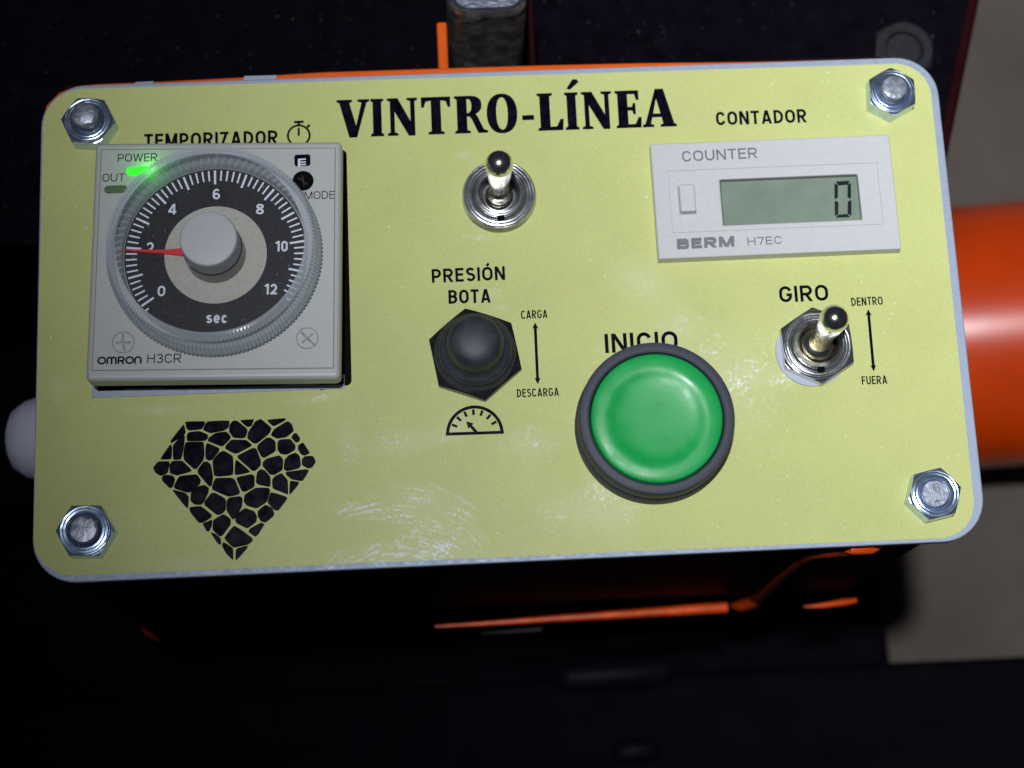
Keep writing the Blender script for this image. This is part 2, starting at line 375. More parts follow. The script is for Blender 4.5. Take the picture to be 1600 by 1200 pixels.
def arcp(cx, cy, rx, ry, a0, a1, n=8): return [(cx + rx * math.cos(math.radians(a0 + (a1 - a0) * k / n)), cy + ry * math.sin(math.radians(a0 + (a1 - a0) * k / n))) for k in range(n + 1)]
SW = dict(A=.68, B=.60, C=.61, D=.62, E=.52, F=.50, G=.64, H=.62, M=.76, N=.63, O=.66, P=.58, R=.62, S=.58, T=.56, U=.62, W=.94, Z=.55, s=.50, e=.54, c=.50)
SW.update({'\u00d3': .66, '/': .42, '0': .56, '1': .34, '2': .55, '3': .56, '4': .60, '6': .56, '7': .54, '8': .57})
def sans(ch, w, t):
    """centre lines of a plain sans letter of cap height 1, width w and stroke t"""
    h = t / 2; L, R, B, T, M = h, w - h, h, 1 - h, w / 2
    rx = (R - L) / 2; ry = min(.30, rx * 1.25)
    def ring(b=B, t_=T):
        r2 = min(ry, (t_ - b) / 2)
        return arcp(M, t_ - r2, rx, r2, 0, 180, 12) + arcp(M, b + r2, rx, r2, 180, 360, 12) + [(R, t_ - r2)]
    if ch in 'O0': return [ring()]
    if ch == '\u00d3': return [ring(), [(M - .02, 1.07), (M + .13, 1.25)]]
    if ch == 'I': return [[(h, 0), (h, 1)]]
    if ch == 'A': return [[(h * 1.1, 0), (M - h * .15, 1)], [(w - h * 1.1, 0), (M + h * .15, 1)], [(w * .2, .26), (w * .8, .26)]]
    if ch in 'BPR8':
        def bowl(y0, y1, xr):
            r = (y1 - y0) / 2; return [(L, y1), (max(L + .01, xr - r), y1)] + arcp(xr - r, (y0 + y1) / 2, r, r, 90, -90, 10)[1:] + [(L, y0)]
        if ch == 'B': return [[(L, 0), (L, 1)], bowl(.53, T, R - .02), bowl(B, .53, R)]
        if ch == 'P': return [[(L, 0), (L, 1)], bowl(.42, T, R)]
        if ch == 'R': return [[(L, 0), (L, 1)], bowl(.46, T, R - .01), [(M - .02, .46), (w - h * 1.1, 0)]]
        return [arcp(M, .755, rx * .92, T - .755, 0, 360, 20), arcp(M, .28, rx, .28 - B, 0, 360, 20)]
    if ch in 'CG':
        p = arcp(M, T - ry, rx, ry, 18, 180, 12) + arcp(M, B + ry, rx, ry, 180, 345, 12)
        if ch == 'C': return [p]
        return [p + [(R, .40)], [(M + .05, .45), (w, .45)]]
    if ch == 'D':
        r = min(R - L, .36); return [[(L, 0), (L, 1)], [(L, T), (R - r, T)] + arcp(R - r, T - r, r, r, 90, 0, 8)[1:] + arcp(R - r, B + r, r, r, 0, -90, 8) + [(L, B)]]
    if ch == 'E': return [[(L, 0), (L, 1)], [(L, T), (w, T)], [(L, .52), (w * .93, .52)], [(L, B), (w, B)]]
    if ch == 'F': return [[(L, 0), (L, 1)], [(L, T), (w, T)], [(L, .50), (w * .9, .50)]]
    if ch == 'H': return [[(L, 0), (L, 1)], [(R, 0), (R, 1)], [(L, .52), (R, .52)]]
    if ch == 'M': return [[(L, 0), (L, 1)], [(R, 0), (R, 1)], [(L + h * .15, 1), (M, 0)], [(R - h * .15, 1), (M, 0)]]
    if ch == 'N': return [[(L, 0), (L, 1)], [(R, 0), (R, 1)], [(L + h * .1, 1), (R - h * .1, 0)]]
    if ch == 'S' or ch == 's':
        q = 1.0 if ch == 'S' else .74; Tq = q - h; mid = q * .52; r1, r2 = (Tq - mid) / 2, (mid - B) / 2
        return [arcp(M, Tq - r1, rx * .94, r1, 25, 180, 9) + arcp(M, Tq - r1, rx * .8, r1, 205, 262, 4)[1:] + [(M, mid)] + arcp(M, B + r2, rx, r2, 78, 0, 5) + arcp(M, B + r2, rx, r2, 0, -155, 9)[1:]]
    if ch == 'T': return [[(M, 0), (M, 1)], [(0, T), (w, T)]]
    if ch == 'U': return [[(L, 1), (L, B + ry)] + arcp(M, B + ry, rx, ry, 180, 360, 12)[1:] + [(R, 1)]]
    if ch == 'W': return [[(h * 1.05, 1), (w * .27, 0)], [(w * .27, 0), (M, 1)], [(M, 1), (w * .73, 0)], [(w * .73, 0), (w - h * 1.05, 1)]]
    if ch == 'Z': return [[(0, T), (w, T)], [(0, B), (w, B)], [(h * 1.4, 0), (w - h * 1.4, 1)]]
    if ch == '/': return [[(0, -.1), (w, 1)]]
    if ch == '1': return [[(R, 0), (R, 1)], [(0, .76), (R, .95)]]
    if ch == '2': return [arcp(M, T - .27, rx, .27, 165, -20, 12) + [(R - rx * .35, .42), (L + .02, B + .02)], [(0, B), (w, B)]]
    if ch == '3': return [arcp(M, .75, rx * .9, T - .75, 160, -80, 12), arcp(M, .28, rx, .28 - B, 85, -160, 12), [(M - .06, .53), (M + .06, .53)]]
    if ch == '4': return [[(w * .72, 0), (w * .72, 1)], [(w * .68, .97), (h * .8, .28)], [(0, .26), (w, .26)]]
    if ch == '6': return [arcp(M, .31, rx, .31 - B, 0, 360, 20), [(L, .34)] + arcp(M, .60, rx, T - .60, 180, 40, 9)]
    if ch == '7': return [[(0, T), (w, T)], [(R, T), (M - .08, 0)]]
    x = .74 - h
    if ch == 'c': return [arcp(M, .37, rx, .37 - h, 38, 322, 16)]
    if ch == 'e': return [arcp(M, .37, rx, .37 - h, 0, 322, 16), [(L, .37), (R + h * .6, .37)]]
    return []
WEIGHT = {0.004: .105, 0.006: .115, 0.012: .15, 0.016: .14, 0.02: .18, 0.03: .185, 0.035: .18, 0.045: .30}
def text(name, body, p0, p1, cap, z, m, parent, bold=0.012, spacing=1.0, italic=0.0, label=None):
    """flat printed word: baseline from pixel p0 to p1, capitals cap pixels tall"""
    a, b = P2(*p0, z), P2(*p1, z); w = float(np.linalg.norm(b - a)); d = (b - a) / w; n = np.array([-d[1], d[0]])
    ch = float(np.linalg.norm(P2((p0[0] + p1[0]) / 2, (p0[1] + p1[1]) / 2 - cap, z) - P2((p0[0] + p1[0]) / 2, (p0[1] + p1[1]) / 2, z)))
    t = WEIGHT[bold]; gap = .13 * spacing; W_ = w / ch
    nI = body.count('I'); rel = sum(SW.get(c_, 0) for c_ in body) + gap * (len(body) - 1); k = (W_ - nI * t) / rel
    x = 0.0; polys = []
    for c_ in body:
        wd = t if c_ == 'I' else SW[c_] * k
        for line in sans(c_, wd, t):
            if len(line) == 2 and line[0][0] != line[1][0] and abs(line[0][1] - line[1][1]) > .25:   # diagonals end level with the line of writing
                (xa, ya), (xb, yb) = line; hw = t / 2 * math.hypot(xb - xa, yb - ya) / abs(yb - ya)
                polys.append([a + d * ((x + q[0] + italic * q[1]) * ch) + n * (q[1] * ch) for q in ((xa - hw, ya), (xb - hw, yb), (xb + hw, yb), (xa + hw, ya))]); continue
            if math.dist(line[0], line[-1]) < 1e-6: line = line + [line[1]]
            polys += stroke([a + d * ((x + q[0] + italic * q[1]) * ch) + n * (q[1] * ch) for q in line], t * ch)
        x += wd + gap * k
    V, F = [], []
    for i, p in enumerate(polys):
        F.append(list(range(len(V), len(V) + 4))); V += [(q[0], q[1], z + 0.0015 * (i % 40)) for q in p]
    o = mk(name, V, F, m, parent)
    if label: o['label'] = label
    return o
def shape_curve(name, loops, z, m, parent):
    """flat shape with holes from closed outlines (mm)"""
    cu = bpy.data.curves.new('outline', 'CURVE'); cu.dimensions = '2D'; cu.fill_mode = 'BOTH'
    for lp in loops:
        s = cu.splines.new('POLY'); s.points.add(len(lp) - 1); s.use_cyclic_u = True
        for k, q in enumerate(lp): s.points[k].co = (q[0], q[1], 0, 1)
    ob = bpy.data.objects.new('outline', cu); COL.objects.link(ob)
    me = bpy.data.meshes.new_from_object(ob.evaluated_get(bpy.context.evaluated_depsgraph_get()))
    V = [(q.co[0], q.co[1], z) for q in me.vertices]; F = [list(p.vertices) for p in me.polygons]
    bpy.data.objects.remove(ob); bpy.data.curves.remove(cu); bpy.data.meshes.remove(me)
    return mk(name, V, F, m, parent)

# ================================================================== surroundings
FLOOR_Z = -228
v, f = prism([(-2500, -2500), (2500, -2500), (2500, 2500), (-2500, 2500)], FLOOR_Z - 20, FLOOR_Z)
fl = mk('floor', v, f, M_floor); tag(fl, kind='structure', label='grey brown worn concrete floor below the machine')

# black painted back plate behind the box
ZB = -46
e0, e1 = P2(1528, -60, ZB), P2(1452, 300, ZB)
dd = (e1 - e0) / np.linalg.norm(e1 - e0)
q = [tuple(e0 - dd * 60), tuple(e1 + dd * 10), (-260, float(e1[1])), (-260, float((e0 - dd * 60)[1]))]
bp_t = thing('back_plate', (0, 60, ZB), 'black glossy steel plate with pale dust behind the top of the yellow panel', 'steel plate')
v, f = prism(q, ZB - 8, ZB); bevel(mk('plate', v, f, M_black, bp_t), 0.8)
v, f = prism([tuple(np.array(q[0]) + np.array([0.0, 0])), tuple(np.array(q[1])), tuple(np.array(q[1]) + np.array([3.0, -0.7])), tuple(np.array(q[0]) + np.array([3.0, 0.7]))], ZB - 12, ZB - 3)
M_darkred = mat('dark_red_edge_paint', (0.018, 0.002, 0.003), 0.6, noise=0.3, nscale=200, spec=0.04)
bevel(mk('edge_trim', v, f, M_darkred, bp_t), 1.0)

# black bolt on the back plate near the corner
bc = P2(1412, 78, ZB + 6)
t = thing('hex_bolt', (bc[0], bc[1], ZB), 'dull black hexagon bolt on the dark plate beyond the upper right panel corner', 'bolt')
v, f = hexnut(bc, 13, ZB + 0.3, 6.5, 22, 4.2); mk('head', v, f, M_darkbolt, t, smooth=28)
v, f = lathe([(0, 6.0), (4.0, 6.0), (4.1, 3)], bc, 40, ZB); mk('threaded_end', v, f, M_darkbolt, t, smooth=35)

# chromed clamp bolt and its orange tab, above the panel
cc = P2(761, -27, -6)
t = thing('clamp_bolt', (cc[0], cc[1], ZB), 'thick chromed bolt with brushed end rising behind the middle of the top edge', 'bolt')
R = rad(761, 10, 63, -14)
def squarish(r, h, k, a_): return r * 0.985 / (abs(math.cos(a_)) ** 4.5 + abs(math.sin(a_)) ** 4.5) ** (1 / 4.5)
v, f = lathe([(R, -33), (R * 1.0, -5.5), (R * 0.97, -3.2), (R * 0.99, -2.5), (R * .98, -1.6), (R * 0.90, -0.7)], (cc[0], cc[1] + 1.5, -6), 96, rmod=squarish)
mk('barrel', v, f, M_chrome, t, smooth=40)
v, f = lathe([(R * 0.90, -0.7), (R * 0.84, 0.0), (0, 0.25)], (cc[0], cc[1] + 1.5, -6), 96, rmod=squarish); mk('brushed_end', v, f, M_brushed, t, smooth=40)

t0 = P2(689, 36, -8); t1 = P2(689, 118, -8)
ob_ = thing('orange_tab', (t0[0], t1[1], -20), 'bright orange upright steel tab left of the chromed bolt', 'bracket')
a, b_ = P2(682, 34, -8), P2(698, 34, -8)
v, f = box(a[0], b_[0], P2(690, 125, -8)[1], a[1], -26, -8)
bevel(mk('tab_plate', v, f, M_orange, ob_), 0.5, 3)
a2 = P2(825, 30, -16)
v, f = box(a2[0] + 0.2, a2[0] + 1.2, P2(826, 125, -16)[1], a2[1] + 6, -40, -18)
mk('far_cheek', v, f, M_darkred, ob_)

# orange pipe on the right, out of focus
PZ = -170
top, bot = P(1550, 330, PZ), P(1550, 725, PZ)
pr = float(np.linalg.norm(top - bot)) / 2; cy = float((top[1] + bot[1]) / 2)
pt = thing('orange_pipe', (180, cy, PZ - pr), 'thick glossy orange pipe out of focus behind the right edge of the panel', 'pipe')
v, f = lathe([(pr - 3, 0), (pr, 0), (pr, 350), (pr - 3, 350), (pr - 3, 0)], (62, cy, PZ - 15.5), 96, axis=(0.985, 0, 0.174)); mk('tube', v, f, M_orange_pipe, pt, smooth=40)

# dark lower frame of the machine
M_dimbar = mat('black_highlight_bar', (0.004, 0.004, 0.008), 0.5, noise=0.3, nscale=300, spec=0.07, bump=0.3)
ft = thing('machine_frame', (0, -120, FLOOR_Z), 'black steel beam of the machine frame crossing below the control box', 'machine frame')
by = P2(1400, 1034, -140)[1]
v, f = prism([(-400, by - 160), (400, by - 160), (400, by), (-400, by)], -190, -140); bevel(mk('cross_beam', v, f, M_dark, ft), 3, 3)
bx = P2(1362, 700, -193)[0]
v, f = box(-400, bx, by - 30, 120, -226, -193); bevel(mk('gearbox_block', v, f, M_dark, ft), 4, 3)
for (px, py, rr_, ln_) in ((962, 1052, 4.0, 24), (997, 1172, 3.0, 7)):
    c_ = P2(px, py, -134)
    v, f = lathe([(0, -ln_ / 2 - rr_), (rr_ * .7, -ln_ / 2 - rr_ * .7), (rr_, -ln_ / 2), (rr_, ln_ / 2), (rr_ * .7, ln_ / 2 + rr_ * .7), (0, ln_ / 2 + rr_)], (c_[0], c_[1], -139), 32, axis=(1, 0.02, 0))
    mk('highlight_bar', v, f, M_dimbar, ft, smooth=60)  # bars shaped so their highlight gives the faint streaks on the beam

# ================================================================== control box
M_boxside = mat('box_side_shade_paint', (0.016, 0.0035, 0.003), 0.55, noise=0.5, nscale=150, specks=0.03, speckcol=(0.4, 0.05, 0.01), bump=0.1, bscale=400, spec=0.06)  # shadow on the orange sides is put into this near-black red
M_lip = mat('orange_lip_paint', (0.70, 0.075, 0.004), 0.3, noise=0.35, nscale=250, bump=0.3, bscale=400, spec=0.4)
box_t = thing('control_box', (0, 0, -100), 'orange painted steel enclosure carrying the yellow panel, its sides coloured near black for shadow', 'enclosure')
HW, HH = 88.5, 48.7
q_tl, q_tr = P2(72, 150, -2.6), P2(1440, 103, -2.6)
yt = float(P2(800, 99.0, -3.2)[1]); ybm = -48.3
xl = float(P2(66, 300, -3)[0]); xr = float(P2(1463, 300, -3)[0])
zbot = -84
# walls
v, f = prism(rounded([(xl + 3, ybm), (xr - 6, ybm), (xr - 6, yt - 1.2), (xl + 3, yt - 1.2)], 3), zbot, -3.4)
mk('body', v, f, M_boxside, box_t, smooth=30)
topline = [P2(x, y, -2.3) for x, y in ((1408, 92), (1380, 91), (1190, 95.5), (1000, 97.5), (838, 101.2), (687, 106), (500, 112), (376, 120), (240, 127), (150, 130.5), (118, 134), (92, 144), (72, 164), (66.5, 185))]
out_ = [(xl + 4, ybm), (xr - 6, ybm), (xr - 3, float(topline[0][1]) - 8)] + [tuple(q) for q in topline] + [(xl + 1.5, float(topline[-1][1]) - 12)]
v, f = prism(out_, -4.2, -2.25); bevel(mk('rim_flange', v, f, M_orange, box_t), 0.5, 3)
for xa, xb in ((378, 432), (208, 240)):
    qa, qb = P2(xa, 119 if xa > 300 else 128.5, -2.2), P2(xb, 117.5 if xa > 300 else 127, -2.2)
    v, f = prism([(qa[0], qa[1] - 2), (qb[0] - 0.4, qb[1] - 2), (qb[0], qb[1]), (qa[0] + 0.5, qa[1])], -2.3, -2.19)
    mk('bare_patch', v, f, M_alu, box_t)
# bottom lips that stick out and catch the flash
def lip(pxs, name, depth=2.0, zz=zbot):
    a, b_ = P2(*pxs[0], zz + 1.5), P2(*pxs[1], zz + 1.5)
    q = [(a[0], a[1] + 0.2), (b_[0], b_[1] - depth), (b_[0] + 0.6, b_[1] - depth + 0.4), (b_[0] + .6, ybm + 1), (a[0], ybm + 1)]
    v, f = prism(q, zz, zz + 1.5)
    return bevel(mk(name, v, f, M_orange, box_t), 0.4)
# slanting bead on the front wall
def tube(pts, r, seg=10):
    V, F = [], []
    pts = [np.array(p, float) for p in pts]
    for i, p in enumerate(pts):
        t_ = pts[min(i + 1, len(pts) - 1)] - pts[max(i - 1, 0)]; t_ /= np.linalg.norm(t_)
        u = np.cross(t_, [0, 1, 0.01]); u /= np.linalg.norm(u); w = np.cross(t_, u)
        for k in range(seg):
            a = 2 * math.pi * k / seg; V.append(p + (u * math.cos(a) + w * math.sin(a)) * (r[i] if hasattr(r, '__len__') else r))
    for i in range(len(pts) - 1):
        for k in range(seg):
            k2 = (k + 1) % seg; F.append([i * seg + k, i * seg + k2, (i + 1) * seg + k2, (i + 1) * seg + k])
    F.append(list(range(seg))); F.append([(len(pts) - 1) * seg + k for k in range(seg)])
    return V, F
def onwall(px, py, y):
    d = RM @ np.array([(px - 800) / F_PX, -(py - 600) / F_PX, -1.0]); s = (y - CAM_C[1]) / d[1]
    return np.array(CAM_C) + d * s
def lipz(px, py): return P(px, py, zbot + 1)
v, f = tube([lipz(680, 979), lipz(760, 974), lipz(860, 967), lipz(1000, 958), lipz(1110, 950.5), lipz(1136, 949)], [0.25, 0.5, 0.75, 1.0, 1.25, 1.25], 12); mk('bottom_lip', v, f, M_lip, box_t, smooth=60)
v, f = tube([lipz(1256, 948), lipz(1285, 946), lipz(1318, 941), lipz(1338, 938)], [0.15, 0.55, 0.8, 0.5], 12); mk('bottom_lip', v, f, M_lip, box_t, smooth=60)
M_bead = mat('dark_orange_weld', (0.16, 0.022, 0.004), 0.3, noise=0.6, nscale=300, bump=0.6, bscale=500, spec=0.5)  # darker brown for the middle of the bead, ends stay orange
v, f = tube([onwall(1142, 946, ybm - 0.8), onwall(1160, 946, ybm - 1.4), onwall(1180, 940, ybm - 1.2), onwall(1192, 928, ybm - 1.0)], [0.4, 1.5, 1.5, 0.7]); mk('weld_blob', v, f, M_lip, box_t, smooth=60)
v, f = tube([onwall(1318, 860, ybm - 0.9), onwall(1335, 859, ybm - 1.6), onwall(1360, 858, ybm - 1.6), onwall(1376, 855, ybm - 0.9)], [0.4, 1.0, 1.0, 0.4]); mk('weld_blob', v, f, M_lip, box_t, smooth=60)
bead = [onwall(1142, 946, ybm - 0.8), onwall(1160, 946, ybm - 0.9), onwall(1178, 940, ybm - 0.9), onwall(1205, 915, ybm - 0.8), onwall(1245, 880, ybm - 0.8), onwall(1268, 866, ybm - 0.8), onwall(1300, 861, ybm - 0.9), onwall(1370, 857, ybm - 0.9)]
v, f = tube(bead, [0.5, 1.4, 1.6, 1.1, 1.0, 1.0, 1.3, 1.0]); mk('weld_bead', v, f, M_bead, box_t, smooth=60)
# bright latch plate under the lip
a, b_ = P2(752, 990, -88), P2(846, 984, -88)
t = thing('latch_plate', (float(a[0]), float(a[1]), -90), 'small shiny metal plate under the orange bottom lip of the box', 'latch')
v, f = prism([(a[0], a[1] - 0.2), (b_[0], b_[1] - 0.3), (b_[0] + .5, b_[1] + 0.6), (a[0], a[1] + 0.3)], -90, -88); bevel(mk('plate', v, f, M_darkbolt, t), 0.3)
# small lit orange chip low on the left
a = P2(222, 980, -80)
v, f = prism([tuple(P2(221, 978, -80)), tuple(P2(252, 1003, -80)), tuple(P2(240, 998, -80)), tuple(P2(226, 990, -80))], -81.5, -80)
t = thing('orange_corner_tab', (float(a[0]), float(a[1]), -82), 'tiny dim red orange metal tab low left under the box', 'bracket')
M_dimred = mat('dark_orange_paint', (0.16, 0.008, 0.002), 0.6, noise=0.2, nscale=300, spec=0.03)
mk('tab_plate', v, f, M_dimred, t)

# white nylon cable gland on the left wall
gy = float(P(40, 687, -38)[1]); gr = rad(60, 687, 71, -38)
gx0 = xl + 3
gx1 = float(P2(16, 687, -38)[0])
gt = thing('cable_gland', (gx0, gy, -38), 'white nylon cable gland sticking out of the left side of the box', 'cable gland')
Lg = gx0 - gx1
v, f = lathe([(gr, 0), (gr, Lg * 0.35), (gr * 0.97, Lg * 0.55), (gr * 0.86, Lg * 0.78), (gr * 0.66, Lg * 0.94), (gr * 0.42, Lg), (gr * 0.40, Lg * 0.7)], (gx0 - 0.05, gy, -38), 64, axis=(-1, 0, 0))
mk('dome_nut', v, f, M_gland, gt, smooth=50)
v, f = lathe([(gr * 0.40, Lg * 0.6), (gr * 0.36, Lg * 1.02), (gr * 0.33, 110)], (gx0, gy, -38), 40, axis=(-1, 0, 0))
mk('cable', v, f, M_dark, gt, smooth=50)

# ================================================================== control panel
pan = thing('control_board', (0, 0, -2), 'yellow printed control panel plate with bare aluminium edges and rounded corners', 'control panel')
cor = [P2(49.4, 913.2), P2(1544, 843.5), P2(1460.3, 87.6), P2(65.4, 135.3)]
v, f = prism(rounded(cor, [8.4, 8.6, 8.4, 8.8], 12), -2.0, 0.0); bevel(mk('aluminium_plate', v, f, M_alu, pan), 0.25, 2)
oc = [P2(51.0, 902.5), P2(1527, 838.5), P2(1449.5, 98.5), P2(69, 141)]
v, f = prism(rounded(oc, [7.8, 7.2, 7.0, 7.6], 12), 0.004, 0.14); mk('printed_film', v, f, M_film, pan)
ZP = 0.16
def wtext(*a, **k): return text(*a, **k)
wtext('printed_word', 'TEMPORIZADOR', (225, 231.5), (434, 225.5), 22, ZP, M_ink, pan, bold=0.03)
wtext('printed_word', 'CONTADOR', (1119.5, 196), (1261, 191.3), 21, ZP, M_ink, pan, bold=0.03)
wtext('printed_word', 'PRESI\u00d3N', (675, 442), (789.5, 437.3), 21.5, ZP, M_ink, pan, bold=0.03)
wtext('printed_word', 'BOTA', (701, 474.8), (767, 472.8), 21.5, ZP, M_ink, pan, bold=0.03)
wtext('printed_word', 'CARGA', (814.4, 498.4), (855.6, 496.8), 13, ZP, M_ink, pan, bold=0.012)
wtext('printed_word', 'DESCARGA', (808, 621), (873.6, 618.5), 13, ZP, M_ink, pan, bold=0.012)
wtext('printed_word', 'INICIO', (946, 551.8), (1059.8, 547), 30, ZP, M_ink, pan, bold=0.02)
wtext('printed_word', 'GIRO', (1218.5, 472.6), (1295, 469.5), 25, ZP, M_ink, pan, bold=0.035)
wtext('printed_word', 'DENTRO', (1330.8, 478.3), (1379.8, 476), 13, ZP, M_ink, pan, bold=0.012)
wtext('printed_word', 'FUERA', (1347, 601), (1386.7, 599.6), 13, ZP, M_ink, pan, bold=0.012)
def darrow(a, b, wpx, hpx, name='double_arrow'):
    A, B = P2(*a, ZP), P2(*b, ZP); L_ = float(np.linalg.norm(B - A)); d = (B - A) / L_; n = np.array([-d[1], d[0]])
    w, h = wpx / 8.0, hpx / 8.0
    pts = [A, A + d * h * 1.1 + n * h / 2, A + d * h + n * w / 2, B - d * h + n * w / 2, B - d * h * 1.1 + n * h / 2, B, B - d * h * 1.1 - n * h / 2, B - d * h - n * w / 2, A + d * h - n * w / 2, A + d * h * 1.1 - n * h / 2]
    shape_curve(name, [pts], ZP, M_ink, pan)
darrow((836, 503.5), (840.3, 600.5), 4.5, 9.5)
darrow((1356.5, 483), (1365.3, 580.5), 4.5, 9.5)
# stopwatch
c = P2(466.8, 211.8, ZP); r = rad(466.8, 211.8, 18.6, ZP)
st = arc_band(c, r - 0.42, r, 0, 2 * math.pi, 40) + [ribbon(P2(459.5, 191.3), P2(474.5, 190.7), 0.5)] + [ribbon(P2(467, 191), P2(467, 196), 0.5)] + [ribbon(P2(480, 199.5), P2(484, 195.5), 0.5)] + [ribbon(P2(466.8, 200), P2(467, 212.5), 0.42)]
v, f = flats(st, ZP); mk('stopwatch_symbol', v, f, M_ink, pan)
# pressure gauge symbol
c = P2(742, 677.3, ZP); r = rad(742, 677, 45, ZP); a0 = math.radians(1.0)
st = arc_band(c, r - 0.62, r, a0, a0 + math.pi, 40) + [ribbon(P2(696.6, 678.6), P2(787.2, 675.6), 0.6)]
for k in range(7):
    a = a0 + math.radians(26 + k * 21.5); d = np.array([math.cos(a), math.sin(a)]); st.append(ribbon(c + d * r * 0.66, c + d * r * 0.86, 0.5))
st.append(ribbon(P2(745, 676.5), P2(734, 664), 0.6)); st.append([P2(728.5, 658.5), P2(740, 662), P2(737.5, 664.5), P2(731.5, 670)])
v, f = flats(st, ZP); mk('gauge_symbol', v, f, M_ink, pan)

# title in bold serif capitals
def I_(x=0.0): return [[(x, 0), (x + .36, 0), (x + .36, .06), (x + .30, .09), (x + .30, .91), (x + .36, .94), (x + .36, 1), (x, 1), (x, .94), (x + .06, .91), (x + .06, .09), (x, .06)]]
def ell(cx, cy, rx, ry, n=36, pw=2.25):
    o = []
    for k in range(n):
        a = 2 * math.pi * k / n; ca, sa = math.cos(a), math.sin(a)
        o.append((cx + rx * math.copysign(abs(ca) ** (2 / pw), ca), cy + ry * math.copysign(abs(sa) ** (2 / pw), sa)))
    return o
G = {
 'V': (.84, [[(0, 1), (.40, 1), (.40, .94), (.33, .91), (.49, .30), (.64, .91), (.54, .94), (.54, 1), (.84, 1), (.84, .94), (.77, .91), (.51, -.01), (.31, -.01), (.07, .91), (0, .94)]]),
 'I': (.36, I_()),
 'N': (.77, [[(0, 1), (.27, 1), (.585, .38), (.585, .91), (.50, .94), (.50, 1), (.77, 1), (.77, .94), (.70, .91), (.70, -.01), (.53, -.01), (.185, .64), (.185, .09), (.27, .06), (.27, 0), (0, 0), (0, .06), (.07, .09), (.07, .91), (0, .94)]]),
 'T': (.75, [[(0, 1), (.75, 1), (.745, .72), (.68, .72), (.63, .88), (.50, .90), (.50, .09), (.58, .06), (.58, 0), (.17, 0), (.17, .06), (.25, .09), (.25, .90), (.12, .88), (.07, .72), (.005, .72)]]),
 'R': (.82, [[(0, 1), (.40, 1), (.52, .985), (.61, .94), (.67, .86), (.685, .75), (.67, .65), (.61, .56), (.53, .505), (.58, .43), (.72, .10), (.82, .06), (.82, 0), (.58, 0), (.43, .36), (.38, .44), (.31, .45), (.31, .09), (.39, .06), (.39, 0), (0, 0), (0, .06), (.06, .09), (.06, .91), (0, .94)],
             [(.31, .91), (.31, .54), (.36, .545), (.41, .60), (.43, .72), (.42, .83), (.39, .89), (.36, .91)]]),
 'O': (.77, [ell(.385, .5, .385, .53), ell(.385, .5, .145, .43)]),
 '-': (.30, [[(0, .30), (.30, .30), (.30, .43), (0, .43)]]),
 'L': (.64, [[(0, 1), (.38, 1), (.38, .94), (.31, .91), (.31, .10), (.47, .11), (.56, .30), (.64, .30), (.62, 0), (0, 0), (0, .06), (.06, .09), (.06, .91), (0, .94)]]),
 '\u00cd': (.36, I_() + [[(.07, 1.10), (.16, 1.07), (.40, 1.27), (.36, 1.35), (.24, 1.35)]]),
 'E': (.65, [[(0, 1), (.60, 1), (.60, .74), (.53, .74), (.49, .90), (.31, .90), (.31, .56), (.42, .56), (.45, .66), (.51, .66), (.51, .36), (.45, .36), (.42, .46), (.31, .46), (.31, .10), (.49, .10), (.57, .28), (.65, .28), (.63, 0), (0, 0), (0, .06), (.06, .09), (.06, .91), (0, .94)]]),
 'A': (.86, [[(.36, 1.02), (.57, 1.02), (.80, .09), (.86, .06), (.86, 0), (.45, 0), (.45, .06), (.52, .09), (.49, .26), (.255, .26), (.21, .09), (.29, .06), (.29, 0), (0, 0), (0, .06), (.07, .09)], [(.375, .76), (.28, .36), (.465, .36)]]),
}
xs = [('V', 83, 240), ('I', 245, 308), ('N', 325, 471), ('T', 488, 630), ('R', 648, 806), ('O', 803, 950), ('-', 973, 1030), ('L', 1048, 1172), ('\u00cd', 1180, 1246), ('N', 1262, 1408), ('E', 1425, 1549), ('A', 1552, 1716)]
tA, tB = P2(527, 215.2, ZP), P2(1057.7, 197.3, ZP); tw = float(np.linalg.norm(tB - tA)); td = (tB - tA) / tw; tn = np.array([-td[1], td[0]])
capmm = float(np.linalg.norm(P2(790, 205.0, ZP) - P2(790, 205.0 - 58.5, ZP)))
for ch, x0, x1 in xs:
    w, loops = G[ch]; u0 = (x0 - 83) / (1716 - 83) * tw; uw = (x1 - x0) / (1716 - 83) * tw
    lp = [[tuple(tA + td * (u0 + p[0] / w * uw) + tn * (p[1] * capmm)) for p in l] for l in loops]
    shape_curve('title_letter', lp, ZP, M_ink, pan)

